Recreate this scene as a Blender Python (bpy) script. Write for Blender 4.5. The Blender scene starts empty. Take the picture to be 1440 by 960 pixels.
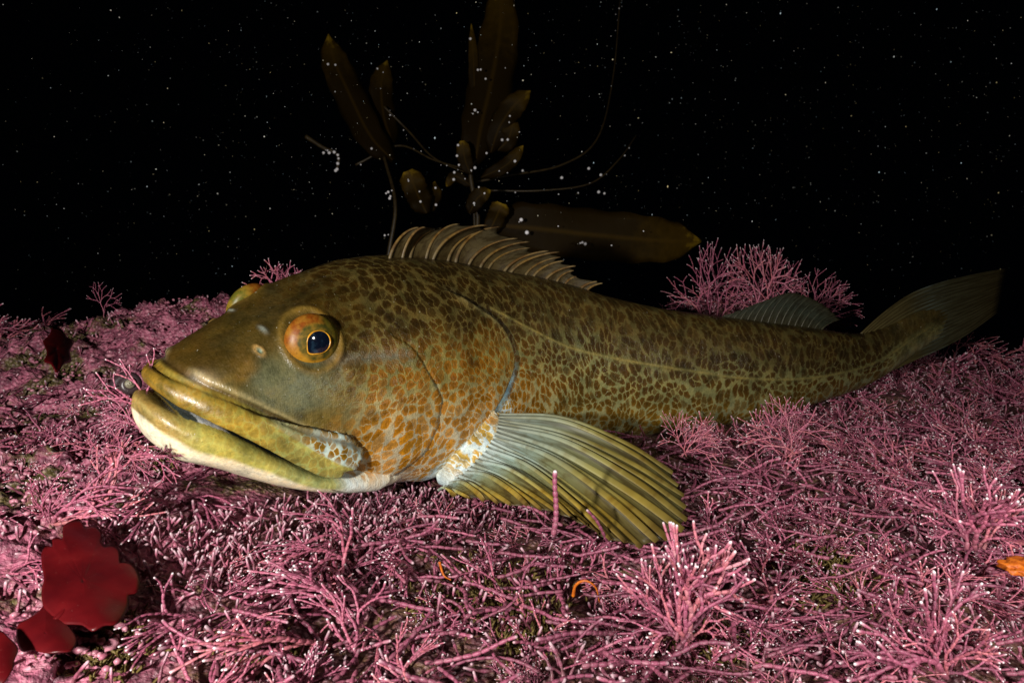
import bpy, bmesh, math, random
import numpy as np
from mathutils import Vector, Matrix, noise as mnoise

rng = np.random.default_rng(7)
random.seed(7)
SC = bpy.context.scene
COL = SC.collection

# ------------------------------------------------------------------ camera, water, strobes, exposure
CAM_Z, PITCH, FPX = 0.23, math.radians(12.0), 938.0
cam_d = bpy.data.cameras.new('camera')
cam_d.sensor_width = 36.0
cam_d.lens = FPX / 1440.0 * 36.0
cam_d.clip_start = 0.01
cam_d.clip_end = 60.0
cam_d.dof.use_dof = True
cam_d.dof.focus_distance = 0.56
cam_d.dof.aperture_fstop = 16.0
cam = bpy.data.objects.new('camera', cam_d)
cam.location = (0, 0, CAM_Z)
cam.rotation_euler = (math.pi / 2 - PITCH, 0, 0)
COL.objects.link(cam)
SC.camera = cam

world = bpy.data.worlds.new('World')
SC.world = world
world.use_nodes = True
wn = world.node_tree
bg = wn.nodes['Background']
bg.inputs['Color'].default_value = (0.10, 0.16, 0.30, 1)      # black water at night: almost no ambient light
bg.inputs['Strength'].default_value = 0.0012

def strobe(name, loc, aim, watts, size, cone, blend, col):
    """One of the diver's two strobes on its arm beside the camera."""
    l = bpy.data.lights.new(name, 'SPOT')
    l.energy = watts
    l.shadow_soft_size = size
    l.spot_size = math.radians(cone)
    l.spot_blend = blend
    l.color = col
    o = bpy.data.objects.new(name, l)
    o.location = loc
    d = Vector(aim) - Vector(loc)
    o.rotation_euler = d.to_track_quat('-Z', 'Y').to_euler()
    COL.objects.link(o)
    o['kind'] = 'helper'
    return o
strobe('strobe_lamp', (-0.34, -0.14, 0.28), (-0.10, 0.62, 0.06), 38.0, 0.022, 95, 0.6, (1.0, 0.97, 0.92))
strobe('strobe_lamp', (0.40, 0.04, 0.25), (0.27, 0.44, -0.04), 11.0, 0.022, 90, 1.0, (1.0, 0.97, 0.92))

SC.view_settings.view_transform = 'Standard'
SC.view_settings.look = 'None'
SC.view_settings.exposure = 0.0
SC.view_settings.gamma = 1.0
SC.render.engine = 'CYCLES'
SC.cycles.use_denoising = True
SC.cycles.max_bounces = 6
SC.cycles.transparent_max_bounces = 8

# ------------------------------------------------------------------ helpers
_CF = np.array([0, math.cos(PITCH), -math.sin(PITCH)])
_CU = np.array([0, math.sin(PITCH), math.cos(PITCH)])
_CR = np.array([1.0, 0, 0])
_CC = np.array([0, 0, CAM_Z])
def at(u, v, d):
    """World point seen at photo pixel (u, v) at a depth of d metres."""
    return _CC + d * (_CF + (u - 720) / FPX * _CR + (480 - v) / FPX * _CU)
def proj(P):
    q = np.asarray(P, float) - _CC
    d = q @ _CF
    return 720 + FPX * (q @ _CR) / d, 480 - FPX * (q @ _CU) / d, d

def smooth(x, a, b):
    t = np.clip((np.asarray(x, float) - a) / (b - a), 0, 1)
    return t * t * (3 - 2 * t)
def pch(x, xp, yp):
    """Monotone cubic interpolation."""
    x = np.asarray(x, float); xp = np.asarray(xp, float); yp = np.asarray(yp, float)
    h = np.diff(xp); d = np.diff(yp) / h
    m = np.zeros(len(xp)); m[0] = d[0]; m[-1] = d[-1]
    for i in range(1, len(xp) - 1):
        if d[i-1] * d[i] > 0:
            w1 = 2*h[i] + h[i-1]; w2 = h[i] + 2*h[i-1]
            m[i] = (w1 + w2) / (w1 / d[i-1] + w2 / d[i])
    k = np.clip(np.searchsorted(xp, x) - 1, 0, len(xp) - 2)
    t = np.clip((x - xp[k]) / h[k], 0, 1)
    return ((1+2*t)*(1-t)**2*yp[k] + t*(1-t)**2*h[k]*m[k] + t*t*(3-2*t)*yp[k+1] + t*t*(t-1)*h[k]*m[k+1])
def crv(pts, n):
    """Catmull-Rom through pts, n samples."""
    P = np.asarray(pts, float)
    P = np.vstack([2*P[0]-P[1], P, 2*P[-1]-P[-2]])
    s = np.linspace(0, len(P) - 3 - 1e-9, n); i = s.astype(int); t = (s - i)[:, None]
    a, b, c, d = P[i], P[i+1], P[i+2], P[i+3]
    return 0.5 * (2*b + (c-a)*t + (2*a-5*b+4*c-d)*t*t + (3*b-a-3*c+d)*t**3)
def vnoise(P, s, seed=0.0):
    """Perlin noise at each row of P."""
    Q = P * s + seed
    return np.array([mnoise.noise(Vector(q)) for q in Q])
_VN = np.random.default_rng(99).random((32, 32, 32))
def fnoise(P, s, seed=0):
    """Fast value noise (-1..1), vectorised, repeats every 32 cells."""
    Q = np.asarray(P, float) * s + seed * 7.31
    i = np.floor(Q).astype(int); f = Q - i; f = f*f*(3-2*f); i &= 31; j = (i + 1) & 31
    x0, y0, z0 = i.T; x1, y1, z1 = j.T; fx, fy, fz = f.T
    V = _VN
    c00 = V[x0,y0,z0]*(1-fx)+V[x1,y0,z0]*fx; c10 = V[x0,y1,z0]*(1-fx)+V[x1,y1,z0]*fx
    c01 = V[x0,y0,z1]*(1-fx)+V[x1,y0,z1]*fx; c11 = V[x0,y1,z1]*(1-fx)+V[x1,y1,z1]*fx
    return ((c00*(1-fy)+c10*fy)*(1-fz) + (c01*(1-fy)+c11*fy)*fz) * 2 - 1
def fbm(P, s, o=4, seed=0):
    r = 0; a = 1.0
    for k in range(o):
        r = r + a * fnoise(P, s * 2.03**k, seed + k*3); a *= 0.5
    return r / 1.6

def mesh_from(name, V, Fc, smooth_shade=True):
    """Mesh from an (n,3) array and faces: an (m,4)/(m,3) array or a list of them."""
    me = bpy.data.meshes.new(name)
    V = np.asarray(V, np.float32)
    if isinstance(Fc, np.ndarray):
        Fc = [Fc]
    Fc = [np.asarray(x, np.int32) for x in Fc if len(x)]
    loops = np.concatenate([x.ravel() for x in Fc])
    tot = np.concatenate([np.full(len(x), x.shape[1], np.int32) for x in Fc])
    me.vertices.add(len(V)); me.vertices.foreach_set('co', V.ravel())
    me.loops.add(len(loops)); me.loops.foreach_set('vertex_index', loops)
    me.polygons.add(len(tot))
    me.polygons.foreach_set('loop_start', np.concatenate([[0], np.cumsum(tot)[:-1]]).astype(np.int32))
    me.polygons.foreach_set('loop_total', tot)
    me.update(calc_edges=True)
    me.validate()
    if smooth_shade:
        me.polygons.foreach_set('use_smooth', np.ones(len(tot), bool))
    return me
def fattr(me, name, vals):
    a = me.attributes.new(name, 'FLOAT', 'POINT'); a.data.foreach_set('value', np.asarray(vals, np.float32).ravel())
def cattr(me, name, rgb):
    a = me.attributes.new(name, 'FLOAT_COLOR', 'POINT')
    c = np.ones((len(rgb), 4), np.float32); c[:, :3] = rgb
    a.data.foreach_set('color', c.ravel())
def vattr(me, name, xyz):
    a = me.attributes.new(name, 'FLOAT_VECTOR', 'POINT'); a.data.foreach_set('vector', np.asarray(xyz, np.float32).ravel())
def link(name, me, mat=None, parent=None, loc=None):
    o = bpy.data.objects.new(name, me)
    COL.objects.link(o)
    if mat is not None and me is not None and not me.materials:
        me.materials.append(mat)
    if parent is not None:
        o.parent = parent
        o.matrix_parent_inverse = Matrix.Translation(-Vector(parent.location)) if parent.parent is None else Matrix()
    if loc is not None:
        o.location = loc
    return o
def tag(o, label, cat, group=None, kind=None):
    if label: o['label'] = label
    if cat: o['category'] = cat
    if group: o['group'] = group
    if kind: o['kind'] = kind
    return o
def grid_faces(nu, nv, wrap=False):
    """Quads of a nu x nv grid of vertices (row-major), wrap closes v."""
    i = np.arange(nu - 1)[:, None]; j = np.arange(nv if wrap else nv - 1)[None, :]
    k = (j + 1) % nv
    return np.stack([i*nv + j, (i+1)*nv + j, (i+1)*nv + k, i*nv + k], -1).reshape(-1, 4)
def tube(path, rad, sides=8, cap=True, flat=None):
    """Tube of varying radius along a path; flat=(dir, k) squeezes it along dir."""
    P = np.asarray(path, float); n = len(P); rad = np.broadcast_to(rad, (n,))
    T = np.gradient(P, axis=0); T /= np.linalg.norm(T, axis=1)[:, None] + 1e-12
    up = np.array([0.13, 0.21, 0.97]) if abs(T[0] @ [0.13, 0.21, 0.97]) < 0.9 else np.array([1.0, 0, 0])
    V = []
    N = np.cross(T[0], up); N /= np.linalg.norm(N)
    ang = np.linspace(0, 2*math.pi, sides, endpoint=False)
    for i in range(n):
        N = N - T[i]*(N @ T[i]); N /= np.linalg.norm(N) + 1e-12
        B = np.cross(T[i], N)
        V.append(P[i] + rad[i]*(np.cos(ang)[:, None]*N + np.sin(ang)[:, None]*B))
    V = np.concatenate(V)
    Fs = [grid_faces(n, sides, True)]
    if cap:
        V = np.vstack([V, P[0], P[-1]])
        k = np.arange(sides); m = (k + 1) % sides
        Fs.append(np.stack([k, m, np.full(sides, n*sides)], -1))
        Fs.append(np.stack([(n-1)*sides + m, (n-1)*sides + k, np.full(sides, n*sides + 1)], -1))
    return V, Fs
def joinm(parts):
    """Join [(V, [faces...])...] into one (V, [quads, tris])."""
    Vs, q, t, o = [], [], [], 0
    for V, Fs in parts:
        for x in Fs:
            (q if x.shape[1] == 4 else t).append(x + o)
        Vs.append(V); o += len(V)
    return np.vstack(Vs), [np.concatenate(x) for x in (q, t) if x]

# ------------------------------------------------------------------ node helper
class NT:
    def __init__(self, name):
        self.m = bpy.data.materials.new(name); self.m.use_nodes = True
        self.t = self.m.node_tree; self.t.nodes.clear()
        self.out = self.t.nodes.new('ShaderNodeOutputMaterial')
    def n(self, typ, ins=None, **props):
        x = self.t.nodes.new(typ)
        for k, v in props.items(): setattr(x, k, v)
        for k, v in (ins or {}).items():
            s = x.inputs[k]
            if isinstance(v, bpy.types.NodeSocket): self.t.links.new(v, s)
            else: s.default_value = v
        return x
    def attr(self, name, out='Fac'): return self.n('ShaderNodeAttribute', attribute_name=name).outputs[out]
    def math(self, op, a, b=0.0, c=None, clamp=False):
        x = self.n('ShaderNodeMath', {0: a, 1: b}, operation=op, use_clamp=clamp)
        if c is not None:
            if isinstance(c, bpy.types.NodeSocket): self.t.links.new(c, x.inputs[2])
            else: x.inputs[2].default_value = c
        return x.outputs[0]
    def ss(self, v, a, b, lo=0.0, hi=1.0):
        return self.n('ShaderNodeMapRange', {0: v, 1: a, 2: b, 3: lo, 4: hi}, interpolation_type='SMOOTHSTEP').outputs[0]
    def mix(self, f, a, b, mode='MIX'):
        x = self.n('ShaderNodeMix', data_type='RGBA', blend_type=mode)
        for k, v in ((0, f), (6, a), (7, b)):
            s = x.inputs[k]
            if isinstance(v, bpy.types.NodeSocket): self.t.links.new(v, s)
            elif k == 0: s.default_value = v
            else: s.default_value = (*v[:3], 1)
        return x.outputs[2]
    def noise(self, vec, scale, detail=3.0, rough=0.55, out='Fac', dist=0.0):
        ins = {'Scale': scale, 'Detail': detail, 'Roughness': rough, 'Distortion': dist}
        if vec is not None: ins['Vector'] = vec
        return self.n('ShaderNodeTexNoise', ins).outputs[out]
    def ramp(self, f, stops):
        x = self.n('ShaderNodeValToRGB', {0: f}); e = x.color_ramp.elements
        while len(e) < len(stops): e.new(0.5)
        for k, (p, c) in enumerate(stops):
            e[k].position = p; e[k].color = (*c, 1)
        return x.outputs[0]
    def bump(self, h, dist, strength=1.0, normal=None):
        ins = {'Height': h, 'Distance': dist, 'Strength': strength}
        if normal is not None: ins['Normal'] = normal
        return self.n('ShaderNodeBump', ins).outputs[0]
    def bsdf(self, **kw):
        names = {'base': 'Base Color', 'rough': 'Roughness', 'spec': 'Specular IOR Level', 'normal': 'Normal', 'coat': 'Coat Weight', 'coat_rough': 'Coat Roughness',
                 'sss': 'Subsurface Weight', 'sss_r': 'Subsurface Radius', 'sss_s': 'Subsurface Scale', 'metal': 'Metallic', 'trans': 'Transmission Weight', 'alpha': 'Alpha', 'ior': 'IOR', 'sheen': 'Sheen Weight'}
        ins = {}
        for k, v in kw.items():
            if k == 'base' and isinstance(v, tuple): v = (*v[:3], 1)
            ins[names[k]] = v
        return self.n('ShaderNodeBsdfPrincipled', ins).outputs[0]
    def done(self, sh):
        self.t.links.new(sh, self.out.inputs['Surface']); return self.m
    def obj(self): return self.n('ShaderNodeTexCoord').outputs['Object']
    def thin(self, base, normal=None, rough=0.45, k=0.35, spec=0.4):
        """Thin living tissue: reflects and lets some light through."""
        ins = {'base': base, 'rough': rough, 'spec': spec}
        if normal is not None: ins['normal'] = normal
        a = self.bsdf(**ins)
        tb = self.n('ShaderNodeBsdfTranslucent', {'Color': base} if isinstance(base, bpy.types.NodeSocket) else {'Color': (*base[:3], 1)}).outputs[0]
        return self.n('ShaderNodeMixShader', {0: k, 1: a, 2: tb}).outputs[0]
# ------------------------------------------------------------------ the fish: modelled straight in fish space (a along, l to its left side, z up), then bent
FISH0 = np.array([-0.2550, 0.4400])
_sa = np.linspace(-0.06, 1.25, 656)
_sy = np.radians(pch(_sa, [-0.06, 0.22, 0.36, 0.50, 0.65, 0.80, 0.95, 1.25], [50, 50, 34, 17, 12, 16, 14, 10]))
_ds = _sa[1] - _sa[0]
_sx = np.concatenate([[0], np.cumsum(np.cos(_sy))[:-1] * _ds]); _sv = np.concatenate([[0], np.cumsum(np.sin(_sy))[:-1] * _ds])
_k0 = np.argmin(abs(_sa)); _sx += FISH0[0] - _sx[_k0]; _sv += FISH0[1] - _sv[_k0]
def bend(P):
    P = np.atleast_2d(np.asarray(P, float)); a, l, z = P.T
    y = np.interp(a, _sa, _sy)
    z = z + roll_k(a) * (np.interp(a, BODY[:, 0], BODY[:, 3]) - l)           # the head leans a little towards its left side
    return np.stack([np.interp(a, _sa, _sx) + l*np.sin(y), np.interp(a, _sa, _sv) - l*np.cos(y), z], -1)
def roll_k(a):
    return 0.20 * smooth(-np.asarray(a, float), -0.42, -0.20)

#        a      top    bot     w     zc(0..1 of height)
BODY = np.array([
    [0.014, 0.1085, 0.0980, 0.012, 0.45, .9], [0.019, 0.1105, 0.095, 0.021, 0.42, .9], [0.027, 0.1130, 0.087, 0.030, 0.40, .9], [0.040, 0.1175, 0.074, 0.039, 0.42, .85],
    [0.060, 0.1245, 0.056, 0.0475, 0.45, .8], [0.085, 0.1345, 0.034, 0.0550, 0.46, .75], [0.115, 0.1450, 0.010, 0.0625, 0.46, .65], [0.150, 0.155, -0.013, 0.0705, 0.44, .55],
    [0.190, 0.161, -0.027, 0.079, 0.45, .52], [0.235, 0.162, -0.036, 0.0835, 0.45, .55], [0.290, 0.161, -0.038, 0.0800, 0.45, .60], [0.350, 0.155, -0.034, 0.074, 0.45, .7],
    [0.420, 0.144, -0.040, 0.069, 0.42, .65], [0.500, 0.120, -0.045, 0.062, 0.42, .65], [0.580, 0.101, -0.046, 0.054, 0.42, .68], [0.660, 0.089, -0.043, 0.045, 0.44, .7],
    [0.740, 0.077, -0.036, 0.035, 0.47, .75], [0.800, 0.067, -0.025, 0.026, 0.5, .9], [0.845, 0.060, -0.016, 0.019, 0.5, .9], [0.885, 0.066, -0.003, 0.0135, 0.5, .9],
    [0.920, 0.080, 0.017, 0.009, 0.5, .9], [0.955, 0.088, 0.036, 0.005, 0.5, .9], [0.985, 0.087, 0.048, 0.002, 0.5, .9]])
JAW = np.array([
    [-0.0035, 0.0890, 0.0765, 0.007, 0.5, .85], [-0.0015, 0.0930, 0.0705, 0.0145, 0.54, .85], [0.003, 0.0945, 0.0620, 0.0230, 0.62, .85], [0.010, 0.0922, 0.0545, 0.0305, 0.66, .85], [0.020, 0.0865, 0.0455, 0.0385, 0.62, .85],
    [0.035, 0.0770, 0.0355, 0.0460, 0.62, .85], [0.053, 0.0630, 0.0235, 0.0520, 0.62, .85], [0.074, 0.0455, 0.0115, 0.0575, 0.62, .8], [0.100, 0.0270, 0.0005, 0.0620, 0.62, .75],
    [0.130, 0.0160, -0.0095, 0.0640, 0.6, .7], [0.165, 0.0080, -0.0170, 0.0620, 0.6, .7], [0.190, 0.004, -0.0200, 0.056, 0.6, .7]])
def body_prof(a, T=BODY):
    return [pch(a, T[:, 0], T[:, k]) for k in (1, 2, 3, 4)]
def loft(T, na, nt, pt=1.0, stretch=1.0):
    u = np.linspace(0, 1, na) ** stretch
    A = T[0, 0] + (T[-1, 0] - T[0, 0]) * u
    top, bot, w, c = body_prof(A, T)
    th = np.linspace(0, 2*math.pi, nt, endpoint=False)
    V = np.zeros((na, nt, 3))
    zc = bot + (top - bot) * c
    s, co = np.sin(th)[None], np.cos(th)[None]
    pb = pch(A, T[:, 0], T[:, 5])[:, None]
    V[..., 0] = A[:, None]
    V[..., 1] = w[:, None] * np.sign(s) * np.abs(s) ** np.where(co > 0, pt, pb)
    V[..., 2] = zc[:, None] + np.where(co > 0, (top - zc)[:, None] * np.abs(co), -(zc - bot)[:, None] * np.abs(co))
    V = V.reshape(-1, 3); n = len(V)
    V = np.vstack([V, [A[0], 0, (top[0]+bot[0])/2], [A[-1], 0, (top[-1]+bot[-1])/2]])
    k = np.arange(nt); m = (k+1) % nt
    return V, [grid_faces(na, nt, True), np.stack([m, k, np.full(nt, n)], -1), np.stack([(na-1)*nt + k, (na-1)*nt + m, np.full(nt, n+1)], -1)]
# upper lip: from the tip of the snout round each side, tapering to the corner; behind it the paddle-shaped plate of the upper jaw
LIP = np.array([[0.0095, 0.0, 0.1055], [0.0115, 0.0125, 0.1042], [0.0182, 0.0245, 0.0992], [0.0305, 0.0375, 0.0905], [0.0475, 0.0482, 0.0780],
                [0.0680, 0.0553, 0.0605], [0.0880, 0.0608, 0.0430], [0.1040, 0.0640, 0.0300], [0.1140, 0.0655, 0.0230]])
LIP_H = [0.0060, 0.0064, 0.0072, 0.0078, 0.0084, 0.0086, 0.0082, 0.0070, 0.0035]
LIP_T = [0.0046, 0.0046, 0.0048, 0.0050, 0.0052, 0.0052, 0.0048, 0.0040, 0.0020]
PLATE = np.array([[0.0560, 0.0525, 0.0800], [0.0760, 0.0580, 0.0660], [0.0960, 0.0628, 0.0520], [0.1130, 0.0665, 0.0405], [0.1270, 0.0685, 0.0300]])
PLATE_H = [0.0020, 0.0060, 0.0100, 0.0128, 0.0080]
PLATE_T = [0.0018, 0.0034, 0.0040, 0.0036, 0.0016]
def lip_piece(sg, path=LIP, hh=LIP_H, tt=LIP_T):
    P = crv(path, 60); s = np.linspace(0, 1, 60); k = np.linspace(0, 1, len(hh))
    H, Tk = pch(s, k, hh), pch(s, k, tt)
    T = np.gradient(P, axis=0); T /= np.linalg.norm(T, axis=1)[:, None]
    nrm = np.stack([-T[:, 1], T[:, 0], np.zeros(60)], -1)               # outward in plan view
    nrm[:, 2] = 0.15; nrm /= np.linalg.norm(nrm, axis=1)[:, None]
    up = np.cross(T, nrm); up *= np.sign(up[:, 2:3]); up /= np.linalg.norm(up, axis=1)[:, None]
    th = np.linspace(0, 2*math.pi, 20, endpoint=False)
    V = P[:, None] + nrm[:, None] * (Tk[:, None]*np.cos(th)[None])[..., None] + up[:, None] * (H[:, None]*np.sin(th)[None])[..., None]
    V = V.reshape(-1, 3) * [1, sg, 1]
    V = np.vstack([V, P[0]*[1, sg, 1], P[-1]*[1, sg, 1]]); kk = np.arange(20); m = (kk+1) % 20
    Fs = [grid_faces(60, 20, True), np.stack([kk, m, np.full(20, 1200)], -1), np.stack([59*20+m, 59*20+kk, np.full(20, 1201)], -1)]
    if sg > 0: Fs = [f[:, ::-1] for f in Fs]
    return V, Fs
EYE_A, EYE_L, EYE_Z, EYE_R = 0.108, 0.0445, 0.1220, 0.0210
EYE_DIR = np.array([-0.20, 0.93, 0.30]); EYE_DIR /= np.linalg.norm(EYE_DIR)

def unbend(P):
    P = np.atleast_2d(P); out = []
    for x, y, z in P:
        a = 0.25
        for _ in range(30):
            X, Y, yw = np.interp(a, _sa, _sx), np.interp(a, _sa, _sv), np.interp(a, _sa, _sy)
            a += 0.7*((x-X)*math.cos(yw) + (y-Y)*math.sin(yw))
        l = (x-X)*math.sin(yw) - (y-Y)*math.cos(yw)
        out.append((a, l, z - roll_k(a)*(np.interp(a, BODY[:, 0], BODY[:, 3]) - l)))
    return np.array(out)
# fleshy root of the pectoral fin on the fish's left side (and its twin)
_lob = unbend(crv([at(702, 588, .634), at(698, 600, .626), at(689, 622, .617), at(670, 645, .609), at(650, 660, .604), at(634, 670, .603), at(626, 674, .606)], 40))
LOBE_C = _lob
_lr = np.interp(np.linspace(0, 1, 40), [0, .15, .5, .85, 1], [0.009, 0.016, 0.019, 0.014, 0.007])
lobe_l = tube(_lob, _lr, 16); lobe_r = tube(_lob*[1, -1, 1], _lr, 16)
V, Fs = joinm([lobe_l, lobe_r, loft(BODY, 260, 96, 0.85, 1.15), loft(JAW, 120, 72, 0.62, 1.2), lip_piece(1), lip_piece(-1), lip_piece(1, PLATE, PLATE_H, PLATE_T), lip_piece(-1, PLATE, PLATE_H, PLATE_T)])
tmp_me = mesh_from('fish_tmp', V, Fs)
tmp = bpy.data.objects.new('fish_tmp', tmp_me); COL.objects.link(tmp)
rm = tmp.modifiers.new('r', 'REMESH'); rm.mode = 'VOXEL'; rm.voxel_size = 0.00145
sm = tmp.modifiers.new('s', 'SMOOTH'); sm.iterations = 3; sm.factor = 0.5
dg = bpy.context.evaluated_depsgraph_get()
ev = tmp.evaluated_get(dg); em = ev.to_mesh()
nv = len(em.vertices); FV = np.empty(nv*3, np.float32); em.vertices.foreach_get('co', FV); FV = FV.reshape(-1, 3).astype(float)
FN = np.empty(nv*3, np.float32); em.vertices.foreach_get('normal', FN); FN = FN.reshape(-1, 3).astype(float)
npoly = len(em.polygons); lt = np.empty(npoly, np.int32); em.polygons.foreach_get('loop_total', lt)
nl = len(em.loops); li = np.empty(nl, np.int32); em.loops.foreach_get('vertex_index', li)
assert (lt == 4).all()
FF = li.reshape(-1, 4)
ev.to_mesh_clear(); bpy.data.objects.remove(tmp); bpy.data.meshes.remove(tmp_me)

def sdist(A, Z, poly):
    """Distance to a polyline in the side view, and the side of it (positive on the left of its direction)."""
    P = np.asarray(poly, float); best = np.full(len(A), 1e9); side = np.zeros(len(A)); tt = np.zeros(len(A)); cum = 0.0
    for p, q in zip(P[:-1], P[1:]):
        d = q - p; L = np.hypot(*d); t = np.clip(((A-p[0])*d[0] + (Z-p[1])*d[1]) / L**2, 0, 1)
        dx, dz = A - p[0] - t*d[0], Z - p[1] - t*d[1]; D = np.hypot(dx, dz)
        m = D < best; best[m] = D[m]; side[m] = np.sign(d[0]*dz - d[1]*dx)[m]; tt[m] = cum + t[m]*L; cum += L
    return best, side, tt / cum
OPERC = crv([(0.235, 0.150), (0.262, 0.139), (0.292, 0.123), (0.313, 0.098), (0.315, 0.076), (0.298, 0.053), (0.276, 0.034), (0.250, 0.008), (0.222, -0.014)], 40)
PREOP = crv([(0.172, 0.118), (0.190, 0.098), (0.203, 0.070), (0.198, 0.040), (0.180, 0.012), (0.150, -0.004)], 30)
STAY = crv([(0.130, 0.098), (0.155, 0.090), (0.180, 0.082), (0.205, 0.078)], 16)
CREASE = crv([(0.118, 0.108), (0.150, 0.106), (0.180, 0.104)], 12)
Q = None
A, Lt, Z = FV.T
aL = np.abs(Lt)
out_side = smooth(np.abs(FN[:, 1]), 0.15, 0.5)
disp = np.zeros(nv)
wob1, wob2 = 0.0035*fbm(FV, 40, 3, 41), 0.0035*fbm(FV, 40, 3, 47)
D, S, T_ = sdist(A + wob1*0.6, Z + wob2*0.6, OPERC)             # S > 0: behind... direction runs downwards, so left of it is towards the tail
ant = S < 0
fade = smooth(T_, 0.02, 0.14)
disp += out_side * fade * np.where(ant, 0.0030*np.exp(-D/0.05)*smooth(D, -0.002, 0.002), -0.0030*np.exp(-D/0.012))
D2, S2, T2 = sdist(A + wob1*1.5, Z + wob2*1.5, PREOP)
brk = smooth(fbm(FV, 30, 2, 53), -0.5, 0.3)
disp += out_side * np.where(S2 < 0, 0.0016*np.exp(-D2/0.03), 0) - out_side * brk * 0.0006*np.exp(-(D2/0.0030)**2) * smooth(T2, 0, .1) * smooth(-T2, -1, -.85)
D3, S3, T3 = sdist(A, Z, STAY)
disp += out_side * 0.0016*np.exp(-(D3/0.006)**2)
# opercular flap lappets / rays
D4, S4, T4 = sdist(A, Z, CREASE)
disp -= out_side * 0.0010*np.exp(-(D4/0.0030)**2)
# cheek bulge
disp += out_side * 0.0040*np.exp(-(((A-0.158)/0.035)**2 + ((Z-0.045)/0.035)**2))
# orbit: raised rim around a shallow socket
ec = np.array([EYE_A, EYE_L, EYE_Z])
Q = FV*[1, 1, 1]; Q[:, 1] = aL
rad = np.linalg.norm((Q - ec) - ((Q - ec) @ EYE_DIR)[:, None]*EYE_DIR, axis=1)
near_eye = np.linalg.norm(Q - ec, axis=1) < 0.045
disp += near_eye * (0.0020*np.exp(-((rad-0.0220)/0.0030)**2) - 0.0005*np.exp(-(rad/0.015)**4))
# brow over the eye and a hollow between the eyes
disp += 0.0022*np.exp(-(((A-0.118)/0.024)**2 + ((aL-0.030)/0.010)**2)) * (Z > 0.125)
disp -= 0.0045*np.exp(-(((A-0.112)/0.028)**2 + (aL/0.016)**2)) * (Z > 0.125)
# nostril tube, nasal flap
for (na_, nz_, nr_, nh_) in ((0.071, 0.1190, 0.0021, 0.0014), (0.081, 0.1300, 0.0012, 0.0024)):
    rr = np.hypot(A-na_, Z-nz_)
    disp += out_side * (nh_*np.exp(-((rr-nr_)/0.0014)**2) - nh_*0.8*np.exp(-(rr/0.0013)**2))
# lateral line
LLINE = crv([(0.300, 0.128), (0.345, 0.108), (0.406, 0.082), (0.46, 0.067), (0.51, 0.055), (0.58, 0.040), (0.65, 0.026), (0.72, 0.018), (0.79, 0.017), (0.85, 0.022), (0.89, 0.034), (0.936, 0.056), (0.96, 0.066)], 60)
D5, S5, T5 = sdist(A, Z, LLINE)
disp += 0.0006*np.exp(-(D5/0.0016)**2)*out_side
FOLD = crv([(0.014, 0.1165), (0.022, 0.1125), (0.032, 0.1035), (0.050, 0.0915), (0.070, 0.0765), (0.092, 0.0605), (0.112, 0.0505), (0.126, 0.0420), (0.1335, 0.0300), (0.124, 0.0200)], 60)
D6, S6, T6 = sdist(A, Z, FOLD)
fold = np.exp(-(D6/0.0018)**2)*smooth(FN[:, 1]*np.sign(Lt + 1e-9) - FN[:, 0], 0.1, 0.5)*(A < 0.14)
disp -= 0.0022*fold
disp += 0.0016*np.exp(-((D6-0.005)/0.004)**2)*(S6 > 0)*out_side*(A < 0.12)*(Z > 0.05)
# broad muscle unevenness
disp += 0.0012*fbm(FV, 28, 3, 2)
FP = FV + FN*disp[:, None]

# skin colour, with some shade and highlights put in: a spot colour, the pale net between the spots, and how spotty the place is
top, bot, w_, c_ = body_prof(np.clip(A, 0.014, 0.985))
hz = np.clip((Z - bot) / np.maximum(top - bot, 1e-3), 0, 1.05)          # 0 belly .. 1 back
mot = fbm(FV, 35, 4, 5); mot2 = fbm(FV, 90, 3, 9)
def lay(base, col, m):
    return base*(1-m[:, None]) + np.asarray(col)*m[:, None]
ones = np.ones(nv)
spot = np.tile(np.array([0.082, 0.041, 0.004]), (nv, 1)); net = np.tile(np.array([0.195, 0.182, 0.066]), (nv, 1))
headm = smooth(-A + 0.02*mot, -0.42, -0.24)
cheek = headm * smooth(-hz, -0.62, -0.30) * smooth(A, 0.10, 0.15)
spot = lay(spot, [0.20, 0.088, 0.006], headm*0.85)
spot = lay(spot, [0.43, 0.175, 0.006], cheek)
net = lay(net, [0.255, 0.205, 0.052], headm*0.85)
net = lay(net, [0.42, 0.345, 0.215], cheek)
upcheek = headm * smooth(A, 0.12, 0.16) * np.exp(-((hz-0.62)/0.13)**2)
spot = lay(spot, [0.34, 0.135, 0.007], upcheek*0.75)
# dark back: dark skin, deepened by painted shade where the strobes only graze
back = smooth(hz + 0.12*mot + 0.10*smooth(A, 0.35, 0.7), 0.50, 0.84)
spot = lay(spot, [0.018, 0.008, 0.0012], back*0.94); net = lay(net, [0.082, 0.056, 0.014], back*0.90)
flank_hi = smooth(hz + 0.1*mot, 0.45, 0.7) * smooth(A, 0.30, 0.36)
spot = lay(spot, [0.055, 0.028, 0.006], flank_hi*0.7)
# lower flank yellow-olive
lowf = smooth(-hz, -0.42, -0.12) * smooth(A, 0.32, 0.38)
spot = lay(spot, [0.20, 0.110, 0.010], lowf*0.8); net = lay(net, [0.25, 0.24, 0.13], lowf*0.7)
spotty = smooth(A + 0.02*mot, 0.085, 0.140) * (1 - 0.10*back)
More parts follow.
